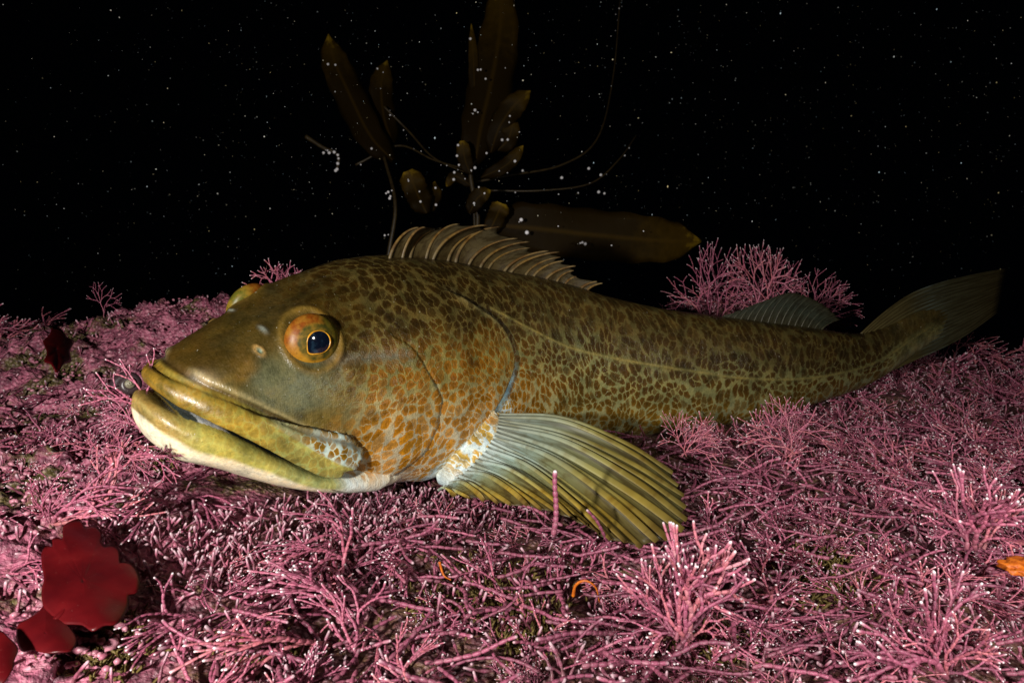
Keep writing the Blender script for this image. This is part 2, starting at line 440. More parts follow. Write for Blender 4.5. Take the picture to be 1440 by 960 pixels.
# snout: olive brown, mottled, hardly spotted
sn = np.maximum(smooth(-A, -0.16, -0.10) * smooth(hz, 0.18, 0.35), smooth(-A, -0.19, -0.12)*smooth(hz, 0.72, 0.9))
blot = smooth(fbm(FV, 75, 4, 21), -0.05, 0.30)
s_col = np.array([0.140, 0.092, 0.012])[None] * (1 + 0.50*mot[:, None])
s_col = lay(s_col, [0.052, 0.032, 0.005], blot*0.7)
s_col = s_col + np.array([0.035, 0.045, 0.022])[None]*np.clip(mot2, 0, 1)[:, None]
teal = smooth(fbm(FV, 22, 3, 61), 0.0, 0.5); rust = smooth(fbm(FV, 38, 3, 67), 0.05, 0.5)
s_col = lay(s_col, [0.085, 0.105, 0.060], teal*0.55); s_col = lay(s_col, [0.190, 0.085, 0.008], rust*0.5)
s_col = lay(s_col, [0.034, 0.020, 0.0035], smooth(hz + 0.2*mot, 0.64, 0.95)*0.85)  # snout top: dark skin plus the shade of grazing light, painted in
net = net*(1-sn[:, None]) + s_col*sn[:, None]; spot = spot*(1-sn[:, None]*0.8) + (s_col*[0.9, 0.75, 0.5])*sn[:, None]*0.8
grey = np.exp(-(((A-0.098)/0.030)**2 + ((Z-0.092)/0.020)**2))           # grey-green patch under the eye
net = lay(net, [0.15, 0.155, 0.085], grey*0.7*(0.6+0.4*blot)); spot = lay(spot, [0.09, 0.075, 0.025], grey*0.6)
# belly and throat white, with the pectoral base
bel = smooth(-(hz + 0.05*mot), -0.13, -0.02) * smooth(A, 0.06, 0.12)
thro = np.exp(-(((A-0.262)/0.040)**2 + ((Z+0.004)/0.022)**2))*1.2
bel = np.clip(np.maximum(bel*0.9, thro), 0, 1) * smooth(-A, -0.50, -0.34)
net = lay(net, [0.62, 0.70, 0.70], bel); spot = lay(spot, [0.50, 0.33, 0.09], np.clip(bel, 0, 1)*0.7)
spotty = spotty * (1 - 0.75*smooth(bel, 0.55, 1.0))
lobm = np.min(np.linalg.norm(Q[:, None, :][(np.abs(A-0.29) < 0.09)] - LOBE_C[None, ::3], axis=2), axis=1)
lm = np.zeros(nv); lm[np.abs(A-0.29) < 0.09] = smooth(-lobm, -0.026, -0.019)
lm *= ~(ant & (D < 0.03) & (D > 0.001) & (Z > 0.03))
net = lay(net, [0.52, 0.61, 0.61], lm); spot = lay(spot, [0.46, 0.30, 0.06], lm); spotty = spotty*(1-lm) + lm*smooth(Z, -0.020, 0.006)
# mouth: green-yellow lips, cream chin
LC = crv(LIP, 80)
dl = np.full(nv, 1.0); hd = (A < 0.15)
dl[hd] = np.min(np.linalg.norm((Q[hd][:, None] - LC[None])*[1, 1, 1], axis=2), axis=1)
mouth_z = pch(np.clip(A, -0.012, 0.13), [-0.012, 0.005, 0.02, 0.044, 0.07, 0.094, 0.13], [0.096, 0.0965, 0.0885, 0.0715, 0.051, 0.031, 0.018])
PC_ = crv(PLATE, 60); dm = np.full(nv, 1.0)
dm[hd] = np.min(np.linalg.norm(Q[hd][:, None] - PC_[None], axis=2), axis=1)
ph_ = np.interp(A, PLATE[:, 0], PLATE_H)
onlip = smooth(-dl, -0.0125, -0.0090) * (Z > mouth_z - 0.004)
onplate = smooth(-dm/np.maximum(ph_, 0.003), -1.15, -0.9) * smooth(dl, 0.0080, 0.0095) * smooth(A, 0.058, 0.075)
onjaw = smooth(-(Z - mouth_z), -0.0015, 0.0015) * smooth(-A, -0.125, -0.105)
lipc = np.array([0.31, 0.245, 0.040]) + 0*net
lipc = lay(lipc, [0.150, 0.080, 0.012], smooth(-A + 0.01*mot, -0.05, 0.0)*0.85)
lipc = lay(lipc, [0.36, 0.37, 0.105], smooth(A, 0.04, 0.085)*0.7)
net = net*(1-onlip[:, None]) + lipc*onlip[:, None]; spot = spot*(1-onlip[:, None]) + (lipc*0.12 + np.array([0.27, 0.135, 0.008])*0.88)*onlip[:, None]
pc1 = lay(np.array([0.33, 0.33, 0.16]) + 0*net, [0.46, 0.56, 0.50], smooth(A, 0.080, 0.100))
net = net*(1-onplate[:, None]) + pc1*onplate[:, None]; spot = spot*(1-onplate[:, None]) + np.array([0.26, 0.135, 0.008])*onplate[:, None]
jz = (mouth_z - Z) / np.maximum(mouth_z - pch(A, JAW[:, 0], JAW[:, 2]), 0.004)
jawc = np.array([0.37, 0.335, 0.075]) + 0*net
jawc = lay(jawc, [0.24, 0.16, 0.055], smooth(-A + 0.012*mot, -0.035, -0.002)*0.8)
jawc = lay(jawc, [0.40, 0.44, 0.17], smooth(A, 0.05, 0.09)*0.7)
jawc = lay(jawc, [0.17, 0.10, 0.02], smooth(-jz, -0.16, -0.02)*0.7*smooth(-A, -0.07, -0.03))
jawc = lay(jawc, [0.74, 0.66, 0.47], smooth(jz + 0.05*mot, 0.48, 0.60))
net = net*(1-onjaw[:, None]) + jawc*onjaw[:, None]; spot = spot*(1-onjaw[:, None]) + (jawc*[0.85, 0.62, 0.35])*onjaw[:, None]
spotty = spotty*(1-onlip)*(1-onjaw) + 0.55*onlip + 0.35*onjaw*smooth(-jz, -0.9, -0.4)
spotty = np.maximum(spotty, onplate*smooth(A, 0.070, 0.090)); spotty = spotty*(1 - 0.4*onlip*smooth(A, 0.09, 0.11))
thr = smooth(-Z, -0.012, 0.000)*smooth(-A, -0.20, -0.16)*smooth(A, 0.10, 0.12)
net = lay(net, [0.64, 0.62, 0.52], thr*0.85); spotty = spotty*(1-0.8*thr)
# dark slit behind the gill cover; brown rims
slit = np.where(~ant, np.exp(-(D/0.0035)**2), 0)*out_side*fade
net = lay(net, [0.10, 0.11, 0.09], slit*0.5); spot = lay(spot, [0.05, 0.04, 0.02], slit*0.6)
gillblue = np.where(~ant, np.exp(-((D-0.004)/0.006)**2), 0) * np.exp(-((Z-0.050)/0.018)**2) * out_side  # blue-white glints behind the gill cover, put into the colour
net = lay(net, [0.34, 0.56, 0.64], np.clip(gillblue*1.7, 0, 1)); spotty = spotty*(1 - 0.7*np.clip(gillblue*1.4, 0, 1)); spot = lay(spot, [0.22, 0.16, 0.02], gillblue*0.6)
edge = np.where(ant, np.exp(-((D-0.002)/0.0035)**2), 0)*out_side*fade
net = lay(net, [0.26, 0.22, 0.09], edge*0.4); spotty = spotty*(1-0.4*edge)
cr = np.exp(-(D2/0.0025)**2)*out_side*smooth(T2, 0.05, 0.2)
net = lay(net, [0.13, 0.14, 0.12], cr*brk*0.4)
st_ = np.exp(-(((D4)/0.005)**2))*out_side*0.7
net = lay(net, [0.11, 0.10, 0.075], st_); spotty = spotty*(1-0.6*st_)
net = lay(net, [0.26, 0.20, 0.055], np.exp(-(D5/0.0012)**2)*0.8*out_side*(0.55+0.45*brk)); spotty = spotty*(1-0.9*np.exp(-(D5/0.0019)**2)*out_side)
# ring of skin around the eye
er = near_eye*np.exp(-((rad-0.0212)/0.0028)**2)
net = lay(net, [0.16, 0.095, 0.016], er*0.8); spotty = spotty*(1-er)
nr1 = np.hypot(A-0.071, Z-0.119)
net = lay(net, [0.34, 0.20, 0.06], np.exp(-((nr1-0.0022)/0.0010)**2)*out_side*0.9); net = lay(net, [0.16, 0.24, 0.17], np.exp(-(nr1/0.0013)**2)*out_side)
net = lay(net, [0.50, 0.56, 0.48], np.exp(-(np.hypot(A-0.081, Z-0.1300)/0.0016)**2)*out_side)
net = lay(net, [0.060, 0.035, 0.010], fold*0.75); spotty = spotty*(1-0.8*fold)  # shade in the groove above the lip, painted as a dark line
bright = np.exp(-((D6-0.0035)/0.0018)**2)*(S6 > 0)*out_side*smooth(-A, -0.115, -0.09)
net = lay(net, [0.34, 0.27, 0.12], bright*0.55)
wl = np.exp(-(((A-0.030)/0.010)**2 + ((Z-0.107)/0.004)**2))*out_side  # whitish highlight on the snout, painted into the skin
net = lay(net, [0.40, 0.44, 0.42], np.clip(wl, 0, 1)*0.18)
# inside of the mouth
inm = onlip*0
gap = hd & (np.abs(Z - mouth_z) < 0.007) & (dl > 0.0092) & (aL < pch(A, JAW[:, 0], JAW[:, 3]) - 0.0100) & (A < 0.11) & (A > 0.016)
net[gap] = np.where(((A[gap] < 0.041) & (A[gap] > 0.024))[:, None], [0.62, 0.62, 0.60], [0.05, 0.06, 0.05]); spotty[gap] = 0
rear_falloff = smooth(A, 0.42, 0.85)[:, None]                                    # strobe falloff towards the tail, put into the skin colour
spot = spot*(1-0.58*rear_falloff); net = net*(1-0.52*rear_falloff)
tailm = smooth(A, 0.86, 0.93)
spotty = spotty*(1-0.6*tailm)

fm = NT('fish_skin')
pc = fm.attr('fc', 'Vector')
pt2 = fm.attr('pat', 'Vector')
lowv = fm.n('ShaderNodeVectorMath', {0: fm.noise(pc, 16.0, 1.0, 0.5, 'Color'), 'Scale': 0.035}, operation='SCALE').outputs[0]
pt2 = fm.n('ShaderNodeVectorMath', {0: pt2, 1: lowv}, operation='ADD').outputs[0]
dsp = fm.noise(pc, 150.0, 3.0, 0.6, 'Color')
off = fm.n('ShaderNodeVectorMath', {0: dsp, 1: (0.5, 0.5, 0.5)}, operation='SUBTRACT').outputs[0]
off = fm.n('ShaderNodeVectorMath', {0: off, 'Scale': 0.0085}, operation='SCALE').outputs[0]
pcd = fm.n('ShaderNodeVectorMath', {0: pt2, 1: off}, operation='ADD').outputs[0]
vor = fm.n('ShaderNodeTexVoronoi', {'Vector': pcd, 'Scale': 116.0, 'Randomness': 0.85}, feature='DISTANCE_TO_EDGE', voronoi_dimensions='2D').outputs['Distance']
vc = fm.n('ShaderNodeTexVoronoi', {'Vector': pcd, 'Scale': 116.0, 'Randomness': 0.85}, feature='F1', voronoi_dimensions='2D')
fine = fm.noise(pc, 420.0, 3.0, 0.6)
mid = fm.noise(pc, 60.0, 4.0, 0.6)
edge_w = fm.math('MULTIPLY_ADD', mid, 0.24, -0.090)
rnd = fm.ss(vc.outputs['Distance'], 0.38, 0.66, 0.0, 0.07)
msk = fm.ss(fm.math('SUBTRACT', fm.math('SUBTRACT', vor, edge_w), rnd), -0.035, 0.055)
msk = fm.math('MULTIPLY', msk, fm.ss(vc.outputs['Distance'], 0.42, 0.64, 1.0, 0.0))
cellr = fm.n('ShaderNodeSeparateColor', {0: vc.outputs['Color']}).outputs[0]
msk = fm.math('MULTIPLY', msk, fm.ss(cellr, 0.0, 0.35, 0.75, 1.0))
msk = fm.math('MULTIPLY', msk, fm.attr('spotty'))
sc_ = fm.mix(fm.math('MULTIPLY', fm.ss(cellr, 0.3, 1.0), 0.45), fm.attr('spot', 'Color'), (0.6, 0.5, 0.4), 'MULTIPLY')
ctr = fm.ss(vc.outputs['Distance'], 0.05, 0.45, 0.72, 1.12)
sc_ = fm.mix(1.0, sc_, fm.n('ShaderNodeCombineColor', {0: ctr, 1: ctr, 2: ctr}).outputs[0], 'MULTIPLY')
colr = fm.mix(msk, fm.attr('net', 'Color'), sc_)
colr = fm.mix(1.0, colr, fm.ramp(mid, [(0.30, (0.50, 0.54, 0.56)), (0.52, (1.0, 1.0, 1.0)), (0.75, (1.35, 1.18, 0.95))]), 'MULTIPLY')
colr = fm.mix(1.0, colr, fm.ramp(fine, [(0.3, (0.78, 0.80, 0.80)), (0.55, (1.0, 1.0, 1.0)), (0.75, (1.16, 1.14, 1.08))]), 'MULTIPLY')
spk = fm.noise(pc, 260.0, 4.0, 0.75)
colr = fm.mix(fm.ss(spk, 0.60, 0.68, 0.0, 0.55), colr, (0.35, 0.33, 0.30), 'MULTIPLY')
silt = fm.noise(fm.n('ShaderNodeVectorMath', {0: pc, 1: (0.3, 0.1, 0.2)}, operation='ADD').outputs[0], 520.0, 1.0, 0.5)
colr = fm.mix(fm.ss(silt, 0.77, 0.80, 0.0, 0.75), colr, (0.42, 0.38, 0.28))
# fine scales: a little relief, stronger on the body
scl = fm.n('ShaderNodeTexVoronoi', {'Vector': pc, 'Scale': 620.0, 'Randomness': 0.6}, feature='F1').outputs['Distance']
hgt = fm.math('ADD', fm.math('MULTIPLY', scl, 0.5), fm.math('MULTIPLY', fine, 0.6))
hgt = fm.math('ADD', hgt, fm.math('MULTIPLY', msk, 0.25))
hgt = fm.math('ADD', hgt, fm.math('MULTIPLY', fm.noise(pc, 170.0, 3.0, 0.6), 1.3))
bmp = fm.bump(hgt, 0.0009, fm.math('MULTIPLY', fm.attr('grain'), 0.55))
FISH_MAT = fm.done(fm.bsdf(base=colr, rough=fm.ss(fine, 0.3, 0.7, 0.26, 0.46), spec=0.36, normal=bmp, sss=0.0))

root = bpy.data.objects.new('fish', None); COL.objects.link(root)
root.location = (*bend([[0.25, 0, 0]])[0][:2], -0.03)
root.empty_display_size = 0.1
tag(root, 'large spotted olive-brown bottom fish resting on pink algae with its fins spread', 'fish')
bm_ = mesh_from('fish_body', bend(FP), FF)
fattr(bm_, 'grain', np.clip(1 - 0.72*np.maximum(np.maximum(onlip, onjaw), onplate) - 0.25*sn, 0.2, 1)); fattr(bm_, 'spotty', np.clip(spotty, 0, 1)); cattr(bm_, 'spot', np.clip(spot, 0, 1)); cattr(bm_, 'net', np.clip(net, 0, 1))
zcs = bot + (top - bot)*c_
phi = np.arctan2(Lt, Z - zcs + 1e-6)                                     # 0 on the back, +-pi under the belly
PAT = np.stack([A, phi*(w_ + (top - bot)/2)*0.5*(1 - 0.30*smooth(A, 0.30, 0.45)), Z*0], -1)      # unrolled skin; spots stretch upright on the flank
flatm = np.maximum(np.maximum(np.maximum(onlip, onplate), onjaw), lm) > 0.5
PAT[flatm] = np.stack([A[flatm]*1.35 + 0.37, -Z[flatm]*1.35 + 0.2*np.sign(Lt[flatm]), 0*A[flatm]], -1)
vattr(bm_, 'fc', FV); vattr(bm_, 'pat', PAT)
body_o = link('body', bm_, FISH_MAT, root)

# ---- eyes
em_ = NT('eye_skin')
oc = em_.obj()
sx = em_.n('ShaderNodeSeparateXYZ', {0: oc})
X, Y, Zc = sx.outputs
r_ = em_.math('DIVIDE', em_.math('SQRT', em_.math('ADD', em_.math('MULTIPLY', X, X), em_.math('MULTIPLY', Y, Y))), EYE_R)
nz = em_.noise(oc, 160.0, 3.0)
c1 = em_.mix(em_.ss(em_.math('ADD', Y, em_.math('MULTIPLY', X, -0.4)), -0.012, 0.014), (0.30, 0.140, 0.008), (0.17, 0.040, 0.003))
c1 = em_.mix(em_.ss(X, 0.002, 0.012), c1, (0.085, 0.080, 0.008))
ringn = em_.ss(em_.math('ADD', r_, em_.math('MULTIPLY', nz, 0.14)), 0.68, 0.80)
c2 = em_.mix(ringn, (0.040, 0.040, 0.006), c1)
c2 = em_.mix(em_.ss(em_.noise(oc, 420.0, 3.0), 0.5, 0.7, 0.0, 0.6), c2, (0.35, 0.32, 0.25), 'MULTIPLY')
c2 = em_.mix(em_.ss(nz, 0.35, 0.75), c2, em_.mix(0.5, c2, (0.36, 0.19, 0.02)))
EYE_MAT = em_.done(em_.bsdf(base=c2, rough=0.42, spec=0.25, coat=0.0, coat_rough=0.1, normal=em_.bump(nz, 0.0004, 0.4)))
g = NT('gold_ring'); GOLD = g.done(g.bsdf(base=g.mix(g.noise(g.obj(), 400.0), (0.22, 0.07, 0.004), (0.85, 0.42, 0.02)), rough=0.3, spec=0.6))
g = NT('pupil_black'); PUPIL = g.done(g.bsdf(base=g.mix(g.ss(g.noise(g.obj(), 180.0, 2.0), 0.5, 0.75), (0.003, 0.005, 0.012), (0.012, 0.030, 0.050)), rough=0.08, spec=0.5, coat=1.0, coat_rough=0.03))  # the bluish reflection is put into the pupil's colour
def pupil_outline(n, k):
    th = np.linspace(0, 2*math.pi, n, endpoint=False)
    r = 0.0086*(1 + 0.24*np.exp(-((np.angle(np.exp(1j*(th - math.radians(222))))/0.42)**2)) + 0.07*np.cos(th - math.radians(50)))
    return np.stack([np.cos(th)*r*k + 0.0010, np.sin(th)*r*k*0.95 - 0.0008], -1)
EYE_F = 0.52
def dome(xy, lift):
    z = EYE_F*np.sqrt(np.maximum(EYE_R**2 - (xy**2).sum(1), 1e-8)) + lift
    return np.column_stack([xy, z])
def make_eye(sg):
    c = bend([[EYE_A, sg*EYE_L, EYE_Z]])[0]
    tip = bend([[EYE_A + EYE_DIR[0]*0.01, sg*(EYE_L + EYE_DIR[1]*0.01), EYE_Z + EYE_DIR[2]*0.01]])[0]
    zax = Vector(tip - c).normalized(); xax = Vector((0, 0, 1)).cross(zax).normalized(); yax = zax.cross(xax)
    M = Matrix((xax, yax, zax)).transposed().to_4x4(); M.translation = c
    nu, nvv = 40, 64
    ph = np.linspace(0.0005, math.pi*0.995, nu); th = np.linspace(0, 2*math.pi, nvv, endpoint=False)
    Vv = np.stack([np.outer(np.sin(ph), np.cos(th)), np.outer(np.sin(ph), np.sin(th)), np.outer(np.cos(ph)*EYE_F, np.ones(nvv))], -1).reshape(-1, 3)*EYE_R
    e = link('eye', mesh_from('eye', Vv, grid_faces(nu, nvv, True)), EYE_MAT)
    e.parent = root; e.matrix_parent_inverse = Matrix.Translation(-Vector(root.location)); e.matrix_basis = M
    # pupil: a domed teardrop, with a raised gold rim
    ks = np.linspace(0.02, 1, 10); Vp = np.vstack([dome(pupil_outline(48, k), 0.0005) for k in ks])
    p = link('pupil', mesh_from('pupil', Vp, grid_faces(10, 48, True)), PUPIL, e); p.matrix_parent_inverse = Matrix()
    path = dome(pupil_outline(64, 1.05), 0.0003); path = np.vstack([path, path[:2]])
    Vt, Ft = tube(path, 0.00050*(1 + 0.45*np.sin(np.arange(len(path))*0.31 + 1)), 6, cap=False)
    q = link('pupil_rim', mesh_from('pupil_rim', Vt, Ft), GOLD, e); q.matrix_parent_inverse = Matrix()
    return e
make_eye(1); make_eye(-1)

# ---- fins: a thin membrane carried by separate rays
def fin_mat(name, stops, lead=None, rough=0.45, k=0.30, streak=700.0, dark=(0.55, 0.5, 0.42)):
    m = NT(name)
    fc = m.attr('fuv', 'Vector')                  # x from base to tip, y across the fin
    sp = m.n('ShaderNodeSeparateXYZ', {0: fc}).outputs
    nn = m.noise(m.n('ShaderNodeVectorMath', {0: fc, 1: (5.0, 60.0, 1.0)}, operation='MULTIPLY').outputs[0], 1.0, 3.0)
    pt = m.noise(m.n('ShaderNodeVectorMath', {0: fc, 1: (9.0, 14.0, 1.0)}, operation='MULTIPLY').outputs[0], 1.6, 3.0)
    c = m.ramp(m.math('ADD', sp[0], m.math('MULTIPLY_ADD', pt, 0.16, -0.08)), stops)
    if lead: c = m.mix(m.ss(sp[2], 0.05, 0.55, lead[1], 0.0), c, lead[0])
    c = m.mix(m.ss(nn, 0.42, 0.62), c, dark, 'MULTIPLY')
    c = m.mix(m.math('MULTIPLY', m.ss(pt, 0.5, 0.72), 0.55), c, (0.55, 0.42, 0.30), 'MULTIPLY')
    return m.done(m.thin(c, m.bump(nn, 0.0006, 0.5), rough, k))
def make_fin(name, rays, parent, mat, raymat, r0, r1, sink=0.0010, notch=0.0, sub=4, nrm=None, thick=0.0006, rayname='fin_ray', raysides=6, flat=0):
    """rays: (n, m, 3) world paths. The membrane sags between rays by `sink`, its free edge is notched by `notch` (0..1 of the length)."""
    R_ = np.asarray(rays); n, m, _ = R_.shape
    cols, vv = [], []
    for i in range(n - 1):
        for k in range(sub):
            t = k / sub
            ext = 1 - notch*math.sin(math.pi*t)*(1 if notch < 0.12 else (1 - 0.55*t))
            s = np.linspace(0, ext, m)
            pa = np.stack([np.interp(s, np.linspace(0, 1, m), R_[i][:, c]) for c in range(3)], -1)
            pb = np.stack([np.interp(s, np.linspace(0, 1, m), R_[i+1][:, c]) for c in range(3)], -1)
            cols.append(pa*(1-t) + pb*t); vv.append((i + t)/(n-1))
    cols.append(R_[-1]); vv.append(1.0)
    G = np.stack(cols)                              # (nc, m, 3)
    du = np.gradient(G, axis=1); dv = np.gradient(G, axis=0); N = np.cross(du, dv); N /= np.linalg.norm(N, axis=2)[..., None] + 1e-12
    if nrm is not None: N *= np.sign((N @ np.asarray(nrm)))[..., None]
    ph = np.arange(len(cols)) % sub / sub
    sag = np.sin(math.pi*ph)**0.8 * (0.5 + 1.3*np.repeat(np.random.default_rng(n).random(n), sub)[:len(cols)])
    G = G - N*(sag[:, None]*sink*np.linspace(0.3, 1, m)[None])[..., None]
    me = mesh_from(name, G.reshape(-1, 3), grid_faces(len(cols), m))
    vattr(me, 'fuv', np.stack([np.tile(np.linspace(0, 1, m), len(cols)), np.repeat(vv, m), np.repeat(vv, m)], -1))
    o = link(name, me, mat, parent)
    so = o.modifiers.new('thickness', 'SOLIDIFY'); so.thickness = thick; so.offset = 0.0
    for i in range(n):
        if flat:
            Dv = R_[min(i+1, n-1)] - R_[max(i-1, 0)]
            if 0 < i < n-1: Dv = Dv/2
            Tn = np.gradient(R_[i], axis=0); Tn /= np.linalg.norm(Tn, axis=1)[:, None]
            Dv = Dv - Tn*(Dv*Tn).sum(1)[:, None]; sp_ = np.linalg.norm(Dv, axis=1); Dv /= sp_[:, None]
            Nn = np.cross(Tn, Dv); Nn *= np.sign(Nn @ np.asarray(nrm))[:, None]
            hw = np.minimum(sp_*flat, 0.006)*np.interp(np.linspace(0, 1, m), [0, 0.9, 1], [1, 1, 0.85]); th = np.linspace(0, 2*math.pi, raysides, endpoint=False)
            tk = np.linspace(r0, r1, m)
            Vt = (R_[i][:, None] + Dv[:, None]*(hw[:, None]*np.cos(th)[None])[..., None] + Nn[:, None]*(tk[:, None]*np.sin(th)[None])[..., None]).reshape(-1, 3)
            Vt = np.vstack([Vt, R_[i][0], R_[i][-1]]); kk = np.arange(raysides); k2 = (kk+1) % raysides; e0 = m*raysides
            Ft = [grid_faces(m, raysides, True), np.stack([k2, kk, np.full(raysides, e0)], -1), np.stack([e0-raysides+kk, e0-raysides+k2, np.full(raysides, e0+1)], -1)]
        else:
            Vt, Ft = tube(R_[i], np.linspace(r0, r1, m)*(0.9 + 0.2*rng.random()), raysides)
        tm = mesh_from(rayname, Vt, Ft)
        vattr(tm, 'fuv', np.stack([np.concatenate([np.repeat(np.linspace(0, 1, m), raysides), [0, 1]]), np.full(len(Vt), i*0.37), np.full(len(Vt), i/(n-1))], -1))
        link(rayname, tm, raymat, o)
    return o

# pectoral fin, fanned out to the fish's left over the algae
base = crv([at(703, 582, .606), at(700, 600, .603), at(690, 622, .598), at(672, 645, .590), at(648, 668, .580), at(618, 688, .566)], 22)
tips = crv([at(946, 664, .562), at(960, 690, .545), at(966, 718, .528), at(960, 741, .512), at(935, 756, .500), at(900, 764, .488), at(868, 758, .482), at(838, 744, .481),
            at(808, 729, .484), at(775, 719, .490), at(740, 713, .500), at(705, 708, .513), at(672, 702, .530), at(642, 696, .549)], 22)
rays = []
for i in range(22):
    t = i/21.0
    b, e = base[i], tips[i] + rng.normal(0, 0.0012, 3)
    t = min(max(t + 0.010*math.sin(i*2.3), 0), 1)
    lift = np.array([0.004*(1-t), -0.006, 0.011*(1-t)**1.5 + 0.006 + 0.003*math.sin(i*2.1)])
    q1, q2 = b + (e-b)*0.35 + lift, b + (e-b)*0.72 + lift*0.75
    rays.append(crv([b, q1, q2, e], 26))
PECT_M = fin_mat('pectoral_membrane', [(0.0, (0.62, 0.72, 0.70)), (0.20, (0.40, 0.53, 0.46)), (0.38, (0.27, 0.29, 0.14)), (0.62, (0.17, 0.130, 0.032)), (1.0, (0.10, 0.070, 0.020))], lead=((0.075, 0.072, 0.022), 0.7), k=0.42)
PECT_R = fin_mat('pectoral_ray', [(0.0, (0.60, 0.70, 0.68)), (0.26, (0.50, 0.63, 0.54)), (0.48, (0.43, 0.39, 0.13)), (0.70, (0.40, 0.27, 0.038)), (1.0, (0.19, 0.12, 0.030))], lead=((0.170, 0.145, 0.035), 0.65), dark=(0.72, 0.68, 0.58))
make_fin('pectoral_fin', rays, root, PECT_M, PECT_R, 0.0013, 0.0006, sink=0.0018, notch=0.02, sub=5, nrm=(0, -1, 0.3), thick=0.0006, flat=0.30, raysides=12)
# fleshy base of the pectoral fin
fb = [at(694, 583, .622), at(690, 610, .612), at(672, 640, .602), at(645, 668, .592), at(606, 688, .580)]
# spiny first dorsal
tz = lambda a: float(body_prof(np.array([a]))[0][0])
def dorsal_ray(a0, lean, h, m=18, curl=0.6, side=0.0):
    z0 = tz(a0) - 0.005
    t = np.linspace(0, 1, m)
    A_ = a0 + lean*(t**(1+curl)); Z_ = z0 + (h + 0.005)*(1 - (1-t)**(1+curl))
    return bend(np.stack([A_, side*t, Z_], -1))
dr = []
ND = 19
for i in range(ND):
    t = i/(ND-1.0)
    a0 = 0.222 + 0.0138*i + 0.003*math.sin(i*2.7)
    hh = float(pch(np.array([t]), [0, .06, .14, .30, .50, .72, 1.0], [0.026, 0.034, 0.037, 0.034, 0.026, 0.014, 0.005])[0])
    ln = float(pch(np.array([t]), [0, .15, .35, .55, .75, 1.0], [0.026, 0.046, 0.062, 0.056, 0.040, 0.020])[0])
    dr.append(dorsal_ray(a0, ln + rng.normal(0, 0.008), hh*(1 + rng.normal(0, 0.12)), side=0.012*math.sin(i*1.9 + 0.5)*(1-t)))
DOR_M = fin_mat('dorsal_membrane', [(0.0, (0.080, 0.052, 0.015)), (0.4, (0.095, 0.068, 0.024)), (1.0, (0.075, 0.058, 0.028))], k=0.4)
DOR_R = fin_mat('dorsal_spine', [(0.0, (0.15, 0.12, 0.060)), (0.5, (0.22, 0.125, 0.028)), (1.0, (0.24, 0.17, 0.075))], dark=(0.6, 0.5, 0.45))
make_fin('spiny_dorsal_fin', dr, root, DOR_M, DOR_R, 0.0018, 0.0008, sink=0.0014, notch=0.18, sub=5, nrm=(0, -1, 0), rayname='fin_spine')
# soft second dorsal
dr = []
for i in range(16):
    t = i/15.0; a0 = 0.640 + 0.145*t
    h = 0.036*pch(t, [0, 0.25, 0.5, 0.8, 1.0], [0.10, 0.65, 1.0, 0.75, 0.30])
    dr.append(dorsal_ray(a0, 0.030, float(h), 14, 0.5))
SOFT_M = fin_mat('soft_fin_membrane', [(0.0, (0.036, 0.030, 0.012)), (0.5, (0.028, 0.034, 0.022)), (1.0, (0.026, 0.024, 0.012))])
SOFT_R = fin_mat('soft_fin_ray', [(0.0, (0.055, 0.045, 0.020)), (0.6, (0.045, 0.050, 0.030)), (1.0, (0.036, 0.030, 0.012))])
make_fin('soft_dorsal_fin', dr, root, SOFT_M, SOFT_R, 0.0011, 0.0005, sink=0.0005, notch=0.03, sub=3, nrm=(0, -1, 0))
# tail fin
top_e = crv([(0.845, 0, 0.056), (0.880, 0, 0.084), (0.920, 0, 0.108), (0.965, 0, 0.122), (1.020, 0, 0.132), (1.074, 0, 0.139)], 22)
low_e = crv([(0.840, 0, -0.012), (0.890, 0, 0.002), (0.945, 0, 0.021), (0.985, 0, 0.035), (1.022, 0, 0.053), (1.062, 0, 0.080)], 22)
cr_ = []
for i in range(19):
    t = i/18.0
    p = top_e*(1-t) + low_e*t
    p[:, 0] -= 0.004*math.sin(math.pi*t)*np.linspace(0, 1, 22)
    p[:, 1] += 0.006*np.linspace(0, 1, 22)**2*math.sin(2.2*t)
    cr_.append(bend(p))
TAIL_M = fin_mat('tail_membrane', [(0.0, (0.075, 0.056, 0.018)), (0.35, (0.065, 0.050, 0.016)), (0.55, (0.050, 0.050, 0.026)), (1.0, (0.036, 0.026, 0.008))])
TAIL_R = fin_mat('tail_ray', [(0.0, (0.080, 0.058, 0.016)), (0.40, (0.070, 0.058, 0.022)), (0.52, (0.080, 0.095, 0.075)), (0.66, (0.050, 0.046, 0.022)), (1.0, (0.042, 0.030, 0.010))])
make_fin('tail_fin', cr_, root, TAIL_M, TAIL_R, 0.0013, 0.0005, sink=0.0006, notch=0.012, sub=3, nrm=(0, -1, 0))
